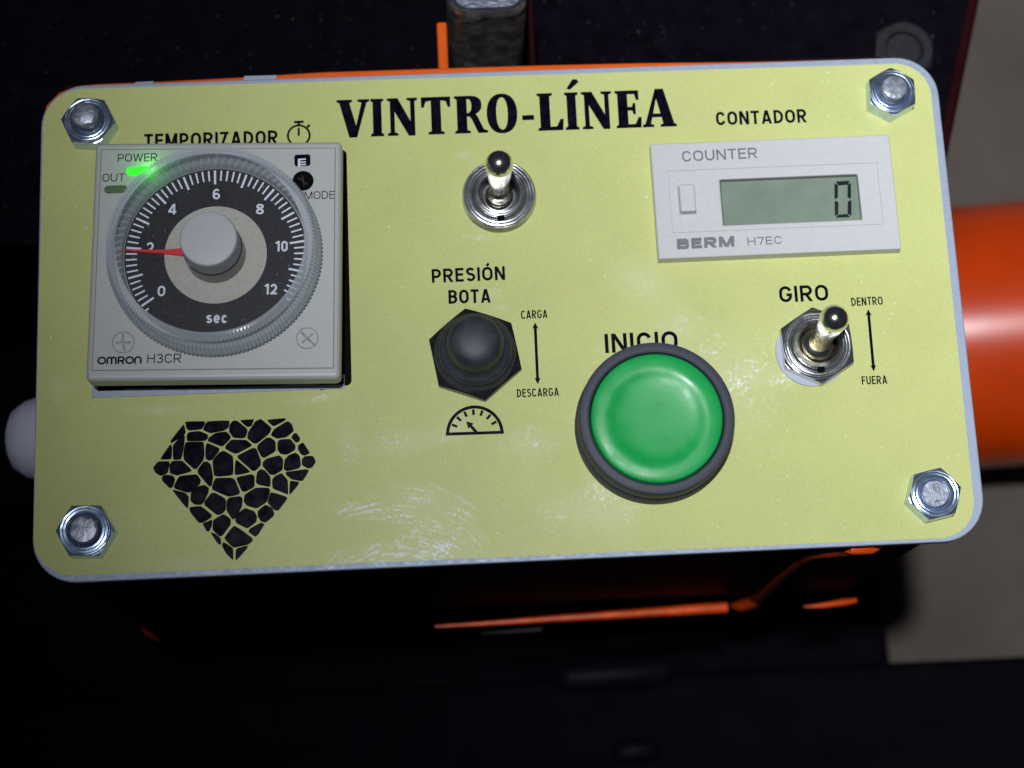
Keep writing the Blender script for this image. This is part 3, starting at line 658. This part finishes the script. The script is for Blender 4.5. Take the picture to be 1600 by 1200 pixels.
# stone-filled gem emblem: every stone cell is its own flat print patch
CELLS = [
 [(335,92),(478,90),(478,110),(455,145),(365,155),(345,140)], [(322,110),(333,165),(325,190),(228,250),(226,235)],
 [(497,90),(664,84),(655,135),(615,158),(520,175),(468,150)], [(690,88),(720,85),(800,150),(785,205),(760,213),(695,208),(665,165),(668,115)],
 [(745,80),(848,74),(828,120),(805,128),(785,118)], [(860,90),(900,72),(980,140),(960,180),(870,252),(845,250),(802,215),(805,175)],
 [(945,78),(1085,66),(1080,80),(995,125)], [(1100,88),(1130,110),(1145,160),(1090,205),(1020,215),(978,190),(1000,150)],
 [(1145,185),(1165,178),(1192,215),(1185,240),(1165,245),(1132,212)], [(360,172),(440,163),(500,190),(500,215),(480,232),(350,235),(347,195)],
 [(330,195),(318,300),(300,372),(245,375),(242,270),(290,215)], [(222,264),(232,280),(228,370),(150,372),(165,345)],
 [(335,245),(470,242),(475,340),(465,380),(415,445),(395,440),(325,375),(322,330)], [(497,252),(585,290),(585,310),(535,375),(510,380),(488,365),(487,290)],
 [(510,215),(560,178),(640,167),(670,200),(668,220),(615,272),(595,270),(505,235)], [(680,228),(790,230),(835,268),(720,328),(690,322),(635,290),(640,270)],
 [(620,310),(690,350),(692,490),(575,500),(550,490),(540,380),(590,325)], [(730,345),(840,290),(865,295),(898,385),(895,420),(860,455),(840,458),(728,360)],
 [(712,372),(825,468),(705,492)], [(880,265),(945,212),(975,215),(1008,240),(1010,310),(925,360),(905,350),(875,290)],
 [(1040,228),(1120,222),(1158,270),(1155,300),(1095,336),(1050,330),(1027,300),(1028,250)], [(1215,248),(1265,325),(1230,342),(1205,335),(1180,295),(1183,270)],
 [(1230,352),(1290,350),(1310,390),(1285,430),(1255,440),(1212,415),(1210,375)], [(1160,325),(1190,350),(1198,420),(1180,440),(1095,460),(1075,445),(1080,380),(1110,345)],
 [(945,370),(1040,345),(1065,375),(1062,450),(1000,488),(970,485),(915,420),(918,395)], [(470,395),(500,392),(525,420),(540,510),(528,570),(515,575),(430,475),(430,450)],
 [(240,388),(310,385),(385,460),(270,492),(220,475),(220,410)], [(130,392),(212,390),(213,420),(198,475),(150,495),(110,470),(95,435)],
 [(175,492),(235,495),(255,520),(240,575),(220,588),(165,535),(160,510)], [(290,500),(420,487),(448,530),(440,560),(370,620),(340,618),(255,590),(252,570)],
 [(560,515),(685,514),(705,530),(742,620),(730,635),(660,652),(540,600),(537,575)], [(715,510),(830,487),(850,500),(850,570),(840,585),(780,615),(760,610)],
 [(875,470),(900,448),(930,460),(970,505),(970,578),(880,560),(865,540)], [(1055,478),(1100,530),(1103,635),(1080,625),(990,590),(988,525),(1010,500)],
 [(1090,470),(1240,450),(1258,458),(1215,530),(1195,533),(1130,520),(1090,485)], [(1120,535),(1185,545),(1170,575),(1115,640)],
 [(435,575),(480,568),(508,590),(505,620),(470,695),(450,712),(400,708),(374,680),(380,620)], [(233,600),(330,625),(358,655),(352,735),(340,730)],
 [(530,628),(555,627),(635,670),(635,750),(610,778),(575,790),(480,715),(480,690)], [(665,662),(745,652),(762,670),(755,730),(710,810),(690,822),(645,755),(645,685)],
 [(780,640),(860,588),(960,590),(968,610),(945,690),(870,740),(800,720),(775,690)], [(975,620),(1090,655),(1095,670),(1030,755),(1005,752),(955,700),(957,680)],
 [(365,735),(450,725),(530,790),(525,810),(460,848),(435,845),(375,770)], [(720,790),(780,740),(850,765),(868,800),(865,840),(800,890),(720,850),(710,830)],
 [(935,715),(985,740),(998,780),(990,800),(935,845),(905,838),(880,800),(880,760)], [(465,855),(535,828),(530,870),(510,912),(495,908)],
 [(545,830),(620,785),(670,820),(672,860),(610,945),(590,948),(540,900)], [(820,895),(900,850),(925,860),(875,940),(855,950),(810,915)],
 [(700,868),(835,965),(835,985),(805,1010),(705,1032),(685,1025),(625,965)], [(523,920),(560,935),(597,968),(600,1010),(580,1005)],
 [(620,995),(690,1040),(692,1130),(640,1075),(612,1020)], [(715,1045),(800,1022),(795,1040),(712,1135)],
]
def chaikin(p, k=0.16):
    o = []
    for i in range(len(p)):
        a, b = np.array(p[i], float), np.array(p[(i + 1) % len(p)], float); o += [a + (b - a) * k, b + (a - b) * k]
    return o
for cell in CELLS:
    cc_ = np.mean(np.array(cell, float), axis=0)
    pl = []
    for i in range(len(cell)):
        p0_, p1_, p2_ = (np.array(cell[(i + k) % len(cell)], float) for k in (-1, 0, 1))
        d0, d1 = (p1_ - p0_) / np.linalg.norm(p1_ - p0_), (p2_ - p1_) / np.linalg.norm(p2_ - p1_)
        m_ = np.array([d0[1] + d1[1], -d0[0] - d1[0]]); m_ /= np.linalg.norm(m_)
        if m_ @ (p1_ - cc_) < 0: m_ = -m_
        pl.append(p1_ + m_ * 3.8 / max(0.6, abs(float(m_ @ np.array([d0[1], -d0[0]])))))
    pl = chaikin(chaikin(pl, 0.11), 0.25)
    v = [(*P2(220 + q[0] / 4.8, 640 + q[1] / 4.8, ZP), ZP) for q in pl]
    mk('emblem_stone', v, [list(range(len(v)))], M_ink, pan)

# bare strip of metal left uncovered below the timer
c, w, h, a = rectfit([(143.5, 598), (538, 590), (538, 606.5), (143.5, 621.5)], 0.3)
v, f = prism([tuple(P2(143.5, 590, 0.3)), tuple(P2(143.5, 621.8, 0.3)), tuple(P2(538.5, 606.8, 0.3)), tuple(P2(538.5, 585, 0.3))], 0.145, 0.3)
bevel(mk('bare_metal_strip', v, f, M_alu, pan), 0.05, 1)

# flat near-black patches painted for the timer's shadow beside and below it
v, f = prism(rounded([tuple(P2(500, 610, .15)), tuple(P2(549.5, 601, .15)), tuple(P2(541.5, 234, .15)), tuple(P2(500, 236, .15))], [0.1, 1.0, 1.0, .1], 5), 0.145, 0.155); mk('shadow_patch', v, f, M_black_shade, pan)
v, f = prism([tuple(P2(*q_, .31)) for q_ in ((153, 598), (153, 611), (188, 610), (196, 607.5), (252, 606), (258, 607.5), (440, 602.5), (446, 600), (494, 599), (500, 601.5), (537, 600.5), (537, 590))], 0.302, 0.312); mk('shadow_patch', v, f, M_black_shade, pan)

# ================================================================== corner bolts
def corner_bolt(px, py, ang, top, label, sc=1.0, slot=False, dome=0.2):
    c = P2(px, py, 0.2); t = thing('corner_bolt', (c[0], c[1], 0.14), label, 'bolt', 'zinc plated bolts in the four corners of the yellow panel')
    v, f = hexnut(c, 9.3 * sc, 0.145, 4.1, ang, 2.75, 0.6); mk('hex_nut', v, f, M_zinc, t, smooth=25)
    prof = [(0, top + dome)] + [(0.7, top + dome * 0.95), (1.4, top + dome * 0.8), (2.0, top + dome * .55), (2.4, top + dome * .2), (2.52, top - 0.2), (2.62, top - 0.5)]
    z = top - 0.5
    while z > 2.0: prof += [(2.62, z - 0.2), (2.3, z - 0.5), (2.62, z - 0.8)]; z -= 0.8
    v, f = lathe(prof, c, 40)
    v = np.array(v); rs = np.random.RandomState(int(px))
    for i in range(len(v)):
        if v[i, 2] > top - 0.4: v[i, 2] += rs.uniform(-0.035, 0.035)
    mk('threaded_shank', v, f, M_shank, t, smooth=45)
    if slot:
        v, f = prism(rect(c + np.array([0.1, 0.1]), 1.5, 3.4, 0.15), top - 0.2, top + 0.45); bevel(mk('filed_flat', v, f, M_shank, t), 0.15)
    return t
corner_bolt(143.5, 200, 114, 7.4, 'dull zinc nut with rounded tall bolt end touching the upper left corner of the timer', dome=0.5)
corner_bolt(1387.5, 154.5, 88, 6.0, 'bright bluish zinc nut above the counter, lit facet at its lower left', 0.97)
corner_bolt(139.5, 834, 58, 5.6, 'blue tinted zinc nut left of the black gem emblem', 1.02)
corner_bolt(1453, 777, 72, 4.3, 'bright zinc nut with scraped flat bolt end below the FUERA word', 0.98, slot=True, dome=0.0)

# ================================================================== timer
ZT = 9.4
c, w, h, a = rectfit([(141.5, 226), (532, 223.2), (540.5, 587.5), (133.8, 592)], ZT)
TC = c; TW = (w + h) / 2
tm = thing('timer', (c[0], c[1], 0.14), 'square grey analogue timer with round dial, green lamp lit and red pointer', 'timer')
v, f = prism(rounded(rect(c, TW, TW, a), 1.0, 4), 4.6, ZT); bevel(mk('bezel', v, f, M_case, tm), 1.3, 4, 60)
v, f = prism(rect(c, TW - 4.4, TW - 4.4, a), 0.15, 4.6); mk('case_body', v, f, M_black_shade, tm)
for dx, ww in ((-17.5, 4.5), (3, 20), (19.5, 5)):
    cx_ = c + np.array([dx, -TW / 2 + 1.9]); v, f = prism(rect(cx_, ww, 1.6, a), 3.9, 4.9); bevel(mk('clip_foot', v, f, M_case, tm), 0.15)
fc = c + np.array([0.0, 0.25]); FW, FH = TW - 2.6, TW - 3.6
v, f = prism(rect(fc, FW + 0.32, FH + 0.32, a), ZT, ZT + 0.01); mk('groove_line', v, f, M_case_line, tm)
v, f = prism(rect(fc, FW, FH, a), ZT - 0.1, ZT + 0.14); bevel(mk('face_plate', v, f, M_case, tm), 0.08)
ZF = ZT + 0.16
text('printed_word', 'POWER', (184, 253), (245.5, 252), 12.5, ZF, M_ink, tm, bold=0.004)
text('printed_word', 'OUT', (160, 284), (194.5, 283.5), 12.5, ZF, M_ink, tm, bold=0.004)
text('printed_word', 'MODE', (476, 311.3), (523, 310.3), 12, ZF, M_ink, tm, bold=0.004)
text('printed_word', '/', (470, 312), (475, 311.5), 13, ZF, M_ink, tm, bold=0.004)
text('printed_word', 'H3CR', (230, 567.5), (283, 566.8), 14.3, ZF, M_ink, tm, bold=0.006)
# maker's name in rounded strokes of one height
lh = float(np.linalg.norm(P2(190, 569, ZF) - P2(190, 557.5, ZF)))
la, lb = P2(152.5, 569.2, ZF), P2(221, 568.2, ZF); lw = float(np.linalg.norm(lb - la)); ld = (lb - la) / lw; ln = np.array([-ld[1], ld[0]])
def arcp(cx, cy, rx, ry, a0, a1, n=8): return [(cx + rx * math.cos(math.radians(a0 + (a1 - a0) * k / n)), cy + ry * math.sin(math.radians(a0 + (a1 - a0) * k / n))) for k in range(n + 1)]
H_ = 0.9
def oo(x): return [arcp(x + .55, .5, .50, .42, 0, 360, 20)]
LG = [oo(0)]
LG.append([[(1.32, 0.0), (1.32, .60)] + arcp(1.62, .60, .30, .32, 180, 0, 8)[1:] + [(1.92, 0.0)], [(1.92, .60)] + arcp(2.22, .60, .30, .32, 180, 0, 8)[1:] + [(2.52, 0.0)]])
LG.append([[(2.85, 0.0), (2.85, .92), (3.35, .92)] + arcp(3.35, .68, .26, .24, 90, -90, 8)[1:] + [(2.95, .44)], [(3.25, .44), (3.62, 0.0)]])
LG.append(oo(3.85))
LG.append([[(5.15, 0.0), (5.15, .58)] + arcp(5.55, .58, .40, .34, 180, 0, 10)[1:] + [(5.95, 0.0)]])
for letter in LG:
    polys = []
    for line in letter:
        pts = [la + ld * (p[0] / 6.05 * lw) + ln * (p[1] * lh) for p in line]
        polys += stroke(pts, 0.33)
    v, f = flats(polys, ZF); mk('printed_letter', v, f, M_ink, tm)
# lamps
def oval(cx, cy, rx, ry, z, z1, seg=24):
    c_ = P2(cx, cy, z); RX = rad(cx, cy, rx, z); RY = ry / rx * RX
    hw = RX - RY
    o = [(c_[0] + hw + RY * math.cos(t_), c_[1] + RY * math.sin(t_)) for t_ in np.linspace(-math.pi / 2, math.pi / 2, seg)] + \
        [(c_[0] - hw + RY * math.cos(t_), c_[1] + RY * math.sin(t_)) for t_ in np.linspace(math.pi / 2, 3 * math.pi / 2, seg)]
    return prism(o, z, z1)
v, f = oval(216, 267.5, 19, 7.5, ZF - 0.05, ZF + 0.12); o = bevel(mk('indicator_lamp', v, f, M_led, tm), 0.06); o['label'] = 'lit green indicator lamp'
v, f = oval(181, 296, 18, 6.5, ZF - 0.05, ZF + 0.12); o = bevel(mk('indicator_lamp', v, f, M_ledoff, tm), 0.06); o['label'] = 'unlit dull green indicator lamp'
gl = bpy.data.lights.new('indicator_glow', 'POINT'); gl.energy = 0.0006; gl.color = (0.08, 1.0, 0.05); gl.shadow_soft_size = 0.0015
glo = bpy.data.objects.new('indicator_glow', gl); COL.objects.link(glo); glo.parent = tm
q = P(232, 262, ZF + 1.6) - root_of(tm); glo.location = q * MM
# E badge and mode screw
c_ = P2(472.5, 250.5, ZF); s_ = rad(472, 250, 12.5, ZF)
v, f = prism(rounded(rect(c_, 2 * s_, 1.55 * s_), 0.5, 5), ZF - 0.04, ZF + 0.01); mk('mode_badge', v, f, M_ink, tm)
zz = ZF + 0.03
E_ = [ribbon(P2(467.3, 260.5, zz), P2(467.3, 248, zz), 0.45), ribbon(P2(467, 249.3, zz), P2(478, 248.6, zz), 0.3), ribbon(P2(469, 253.4, zz), P2(477.8, 253, zz), 0.26), ribbon(P2(468, 257.2, zz), P2(478, 256.8, zz), 0.3)]
v, f = flats(E_, zz); mk('badge_letter', v, f, M_white, tm)
c_ = P2(473.5, 282.5, ZF); r = rad(473, 282, 16.5, ZF)
v, f = lathe([(r, ZF + 0.02), (r * 0.96, ZF + 0.05), (r * 0.9, ZF + 0.03), (0, ZF + 0.03)], c_, 40); ms = mk('mode_screw', v, f, M_black_shade, tm, smooth=40)
v, f = flats([ribbon(c_ + np.array([-0.9, 0.6]), c_ + np.array([0.9, -0.8]), 0.3), ribbon(c_ + np.array([0.2, -1.0]), c_ + np.array([-0.1, 1.0]), 0.3)], ZF + 0.06)
mk('screw_slot', v, f, M_darkbolt, ms)
M_recess = mat('screw_recess_shade', (0.29, 0.29, 0.28), 0.6, noise=0.4, nscale=2500)
for (sx, sy, an) in ((192.5, 535, 0.05), (480, 528.5, 0.75)):
    c_ = P2(sx, sy, ZF); r = rad(sx, sy, 17.8, ZF)
    v, f = lathe([(r, ZF - 0.1), (r, ZF + 0.04), (r - 0.22, ZF + 0.03), (r - 0.22, ZF - 0.1)], c_, 48); rg = mk('screw_head', v, f, M_recess, tm, smooth=40)
    pl = []
    for k in range(4):
        d = np.array([math.cos(an + k * math.pi / 2 + 0.06 * k), math.sin(an + k * math.pi / 2)])
        n_ = np.array([-d[1], d[0]]); e = 1.35 + 0.25 * (k % 2)
        pl.append([c_ + n_ * 0.18, c_ - n_ * 0.18, c_ + d * e - n_ * 0.32, c_ + d * (e + 0.1) + n_ * 0.1])
    v, f = flats(pl, ZF + 0.02); mk('cross_recess', v, f, M_recess, rg)
# dial
ZD = ZF + 0.25
DC = P2(337, 398, ZD); RD = rad(337, 398, 143, ZD)
v, f = lathe([(RD, ZF), (RD, ZD), (0, ZD)], DC, 96); mk('dial_disc', v, f, M_dial, tm)
RI = rad(337, 398, 80, ZD)
v, f = lathe([(RI, ZD), (RI, ZD + 0.05), (0, ZD + 0.05)], DC, 72); mk('dial_centre', v, f, M_disc, tm)
tick = []
def dang(val): return math.radians(180 + 34.5 - val * 41.5 / 2)
for k in range(-1, 61):
    a_ = dang(k / 5); d = np.array([math.cos(a_), math.sin(a_)]); major = k % 5 == 0 and k >= 0
    r1 = RD - 0.35; r0 = r1 - (2.8 if major else 2.1)
    if k < 0 or k == 60: r0 = r1 - 0.8
    tick.append(ribbon(DC + d * r0, DC + d * r1, 0.42 if major else 0.32))
v, f = flats(tick, ZD + 0.02); mk('scale_marks', v, f, M_white, tm)
nums = [('0', 252, 455), ('2', 234, 387), ('4', 269, 327), ('6', 338, 303.5), ('8', 406, 327), ('10', 440, 385), ('12', 423, 452), ('sec', 338.5, 498)]
zz = ZD + 0.02
for s_, nx, ny in nums:
    c_ = P2(nx, ny, zz); hw = {1: 1.35, 2: 1.65, 3: 2.3}[len(s_)]
    v, f = prism(rounded(rect(c_, hw * 2, 2.9), 0.4, 4), ZD, zz + 0.005); nb = mk('number_patch', v, f, M_dialdark, tm)
    wpx = {'0': 12, '2': 11.5, '4': 12.5, '6': 11.5, '8': 12.5, '10': 19, '12': 19, 'sec': 33}[s_]
    hp = 16.5 if s_ != 'sec' else 17.5
    text('number_print', s_, (nx - wpx / 2, ny + 8 - (0 if s_ != 'sec' else 1)), (nx + wpx / 2, ny + 8 - (0 if s_ != 'sec' else 1)), hp, zz + 0.03, M_white, nb, bold=0.035)
# pointer
zz = ZD + 0.5
v, f = prism([tuple(P2(196, 389.3, zz)), tuple(P2(196, 391.5, zz)), tuple(P2(262, 397, zz)), tuple(P2(300, 401.5, zz)), tuple(P2(300, 385.5, zz)), tuple(P2(262, 389.5, zz))], ZD + 0.1, zz)
bevel(mk('pointer', v, f, M_red, tm), 0.1, 1)
# knob
KB = rad(337, 398, 45.5, ZD + 5)
v, f = lathe([(KB * 1.03, 0.1), (KB * 1.05, 0.8), (KB * 1.03, 4.6)], (DC[0], DC[1], ZD), 72); mk('knob_skirt', v, f, M_skirt, tm, smooth=40)
def kr(r, h, k, a_): return r * (1 + (0.012 if (k % 4 < 2) else 0) * (1 if 4.5 < h < 9 else 0))
v, f = lathe([(KB * 0.98, 4.6), (KB * 1.0, 4.8), (KB * 0.985, 9.1), (KB * 0.96, 9.55), (KB * 0.92, 9.7), (KB * 0.88, 9.73), (0, 9.73)], (DC[0], DC[1], ZD), 180, rmod=kr)
mk('knob', v, f, M_knob, tm, smooth=12)
# clear knurled ring
RO = rad(334, 390, 166.5, ZD + 3)
NS = 160 * 4
def kn(r, h, k, a_):
    if r < RD + 1.2: return r
    return r + (0.0, 0.26, 0.34, 0.26)[k % 4] * (1.0 if h < 8 else 0.4)
rl = RD + 0.15
ring = [(RO - 0.6, 0.02), (RO - 0.2, 1.0), (RO, 2.2), (RO - 0.35, 4.0), (RO - 1.3, 6.2), (rl + 1.5, 7.7), (rl + 1.0, 8.25), (rl + 0.5, 8.35), (rl, 8.1), (rl - 0.05, 4.0), (rl - 0.05, 0.3)]
v, f = lathe(ring, (DC[0], DC[1], ZF), NS, rmod=kn); mk('clear_knurled_ring', v, f, M_clear, tm, smooth=25)

M_lcd_shade = mat('lcd_recess_shade', (0.05, 0.06, 0.05), 0.5)
# ================================================================== counter
ZC = 3.0
c, w, h, a = rectfit([(1016.5, 226), (1391, 209), (1407, 389.5), (1029.5, 403.5)], ZC)
ct = thing('counter', (c[0], c[1], 0.14), 'off-white digital counter with green LCD showing 0', 'counter')
lc, lwid, lht, la_ = rectfit([(1125, 282), (1339.5, 270), (1347.5, 341), (1130.5, 354)], ZC)
outer, inner = rect(c, w, h, a), rect(lc, lwid, lht, a)
v, f = prism(outer, 0.145, ZC - 0.9); mk('back_block', v, f, M_counter, ct)
v, f = frame(outer, inner, ZC - 0.9, ZC); bevel(mk('front_frame', v, f, M_counter, ct), 0.28, 3)
v, f = prism(rect(lc, lwid - .02, lht - 0.02, a), ZC - 0.88, ZC - 0.75); lcd = mk('lcd_screen', v, f, M_lcd, ct)
wc, ww, wh, _ = rectfit([(1043.5, 267.5), (1370.5, 253.5), (1380, 350), (1050.5, 365)], ZC)
M_line = mat('window_edge_line', (0.42, 0.41, 0.40), 0.5)
v, f = frame(rect(wc, ww, wh, a), rect(wc, ww - 0.2, wh - 0.2, a), ZC + 0.003, ZC + 0.10); mk('window_border', v, f, M_line, ct)
bc_, bw, bh, _ = rectfit([(1061, 289), (1086, 288), (1087, 330), (1063, 332)], ZC + 1.2)
v, f = prism(rect(bc_, bw + 0.4, bh + 0.4, a), ZC, ZC + 0.02); mk('button_gap', v, f, M_line, ct)
v, f = prism(rect(bc_, bw, bh, a), ZC + 0.01, ZC + 1.7); bevel(mk('reset_button', v, f, M_counter, ct), 0.4, 4)
ZL = ZC + 0.03
text('printed_word', 'COUNTER', (1066.5, 252.8), (1184, 247), 16.5, ZL, M_grey_print, ct, bold=0.012)
text('printed_word', 'BERM', (1058, 389.8), (1147.5, 385.2), 16.5, ZL, M_grey_print, ct, bold=0.045, spacing=0.88, italic=0.05)
text('printed_word', 'H7EC', (1168.5, 383.5), (1222.5, 380.8), 12.2, ZL, M_grey_print, ct, bold=0.016)
v, f = frame(rect(lc, lwid - .01, lht - .01, a), rect(lc + np.array([0.05, -0.08]), lwid - 0.4, lht - 0.45, a), ZC - 0.74, ZC - 0.70); mk('lcd_edge_shade', v, f, M_lcd_shade, ct)  # thin dark frame painted as the recess shadow at the screen edge
# seven segment 0
zs = ZC - 0.74
def seg(p): return [tuple(P2(980 + x / 3.077, 80 + y / 3.077, zs)) for x, y in p]
segs = [[(1003, 629), (1071, 627), (1060, 640), (1014, 642)], [(1003, 798), (1071, 796), (1060, 786), (1014, 788)],
        [(999, 634), (1010, 645), (1010, 702), (1003, 712), (999, 708)], [(1000, 722), (1004, 718), (1012, 728), (1012, 783), (1001, 794)],
        [(1073, 632), (1062, 643), (1062, 700), (1068, 709), (1073, 705)], [(1075, 719), (1070, 716), (1063, 726), (1063, 781), (1075, 792)]]
for s_ in segs:
    m_ = np.mean(np.array(s_, float), axis=0)
    wide = np.ptp([q_[0] for q_ in s_]) > 40
    s_ = [(m_[0] + (q_[0] - m_[0]) * (1.0 if wide else 1.5), m_[1] + (q_[1] - m_[1]) * (1.5 if wide else 1.0)) for q_ in s_]
    p = seg(s_); v = [(x, y, zs + 0.02) for x, y in p]; mk('digit_segment', v, [list(range(len(v)))], M_lcdseg, lcd)

# ================================================================== toggle switches
def toggle(px, py, label, kind, ang=0.0, tip=None):
    c = P2(px, py, 1.5); t = thing('toggle_switch', (c[0], c[1], 0.14), label, 'toggle switch')
    if kind == 'round':
        R = 7.35; n = 96
        def kn2(r, h, k, a_): return r - (0.42 if k % 2 else 0.0) if r > R - 0.3 and 0.2 < h < 2.25 else r
        v, f = lathe([(5.35, 0.005), (R, 0.02), (R, 0.4), (R, 1.9), (R - 0.35, 2.3), (5.6, 2.35), (5.35, 2.1), (5.35, 0.005)], (c[0], c[1], 0.145), n * 2, rmod=kn2)
        mk('knurled_nut', v, f, M_nickel_rough, t, smooth=20)
    else:
        v, f = lathe([(5.0, 0.005), (6.95, 0.005), (6.95, 0.5), (5.0, 0.5), (5.0, 0.005)], (c[0] - 0.9, c[1] - 0.7, 0.145), 64)
        mk('plastic_washer', v, f, M_washer, t, smooth=30)
        v, f = hexnut(c, 13.4, 0.66, 2.4, ang, 5.3); mk('hex_nut', v, f, M_nickel_rough, t, smooth=25)
    zt = 0.0 if kind == 'round' else 0.9
    # split lock ring and threaded bushing
    prof = [(5.3, 0.3), (5.3, 2.25), (5.0, 2.5), (4.85, 2.5), (4.85, 1.9)]
    v, f = lathe(prof, (c[0], c[1], 0.145 + zt), 72); mk('lock_ring', v, f, M_nickel_rough, t, smooth=30)
    prof = [(4.8, 0.3), (4.8, 2.6), (4.65, 2.95), (4.0, 3.0), (3.75, 2.8), (3.3, 0.4), (0, 0.3)]
    v, f = lathe(prof, (c[0], c[1], 0.145 + zt), 72); mk('bushing', v, f, M_nickel_rough if kind == 'round' else M_nickel, t, smooth=30)
    q_ = c + np.array([0.1, -5.0]); v, f = prism(rect(q_, 1.4, 1.0), 2.0 + zt, 2.72 + zt); mk('key_notch', v, f, M_black_shade, t)
    # bat lever
    tx = P(*tip, 14.2); b0 = np.array([c[0], c[1], 1.2 + zt]); ax = tx - b0; L_ = float(np.linalg.norm(ax)); ax /= L_
    rb = 2.72
    prof = [(2.5, 0.0), (2.75, 0.7), (2.45, 1.5), (1.95, 2.0), (1.95, 3.0), (2.05, 5.5), (2.3, 9.0), (2.5, L_ - 2.0)] + [(rb * math.sin(math.radians(th)), L_ + rb * math.cos(math.radians(th))) for th in (112, 100, 90, 78, 66, 54, 42, 30, 18, 8)] + [(0, L_ + rb)]
    if kind != 'round': prof = [(3.3, 0.2), (3.2, 1.0), (2.9, 1.4), (2.1, 1.9)] + prof[4:]
    v, f = lathe(prof, b0, 64, axis=ax); mk('lever', v, f, M_nickel, t, smooth=50)
    return t
M_washer = mat('pale_washer_plastic', (0.45, 0.50, 0.58), 0.4)
toggle(779.8, 305.5, 'bright metal toggle switch with knurled round nut under the title', 'round', tip=(780, 257))
toggle(1275.5, 541.5, 'bright metal toggle switch with hexagon nut beside the DENTRO and FUERA arrow', 'hex', ang=92, tip=(1303.5, 498.5))

# black rubber booted switch
c = P2(742.5, 556, 0.3)
rt_ = thing('booted_switch', (c[0], c[1], 0.14), 'black rubber booted switch in a hexagon nut below PRESION BOTA', 'toggle switch')
v, f = hexnut(c, 16.3, 0.145, 2.2, 99.5, 6.0, ); mk('hex_nut', v, f, M_blacknut, rt_, smooth=25)
prof = [(7.7, 2.3), (7.85, 2.7), (7.75, 3.3), (7.45, 3.7), (7.0, 3.9), (6.95, 4.3), (7.1, 4.8), (6.9, 5.5), (6.3, 6.0), (5.75, 6.2), (5.45, 6.6), (5.35, 7.4), (5.35, 9.6), (5.2, 10.8), (4.7, 11.8), (3.8, 12.4), (2.6, 12.7), (1.2, 12.85), (0, 12.9)]
v, f = lathe(prof, (c[0], c[1], 0.05), 72); mk('rubber_boot', v, f, M_rubber, rt_, smooth=60)

# ================================================================== green start button
c = P2(1019.5, 668, 0.3)
gb = thing('push_button', (c[0], c[1], 0.14), 'large round green start button with dished cap in a dark ring', 'push button')
prof = [(13.9, 0.005), (15.0, 0.005), (15.05, 2.9), (14.85, 3.3), (14.55, 3.6), (14.35, 3.9), (14.55, 4.3), (14.75, 4.8), (14.72, 8.3), (14.5, 8.8), (14.1, 9.0), (13.1, 9.0), (12.75, 8.8), (12.62, 8.4), (12.6, 5.0)]
v, f = lathe(prof, (c[0], c[1], 0.145), 128); mk('bezel_ring', v, f, M_bezel, gb, smooth=28)
prof = [(12.42, 5.0), (12.42, 8.35), (12.3, 8.65), (12.0, 8.82), (11.2, 8.95), (10.2, 9.06), (9.6, 9.06), (9.1, 8.98), (8.6, 8.84), (8.1, 8.68), (7.5, 8.54), (6.6, 8.42), (5.2, 8.32), (3, 8.25), (0, 8.23)]
v, f = lathe(prof, (c[0], c[1], 0.145), 128); mk('button_cap', v, f, M_green, gb, smooth=60)

S.cycles.use_denoising = True
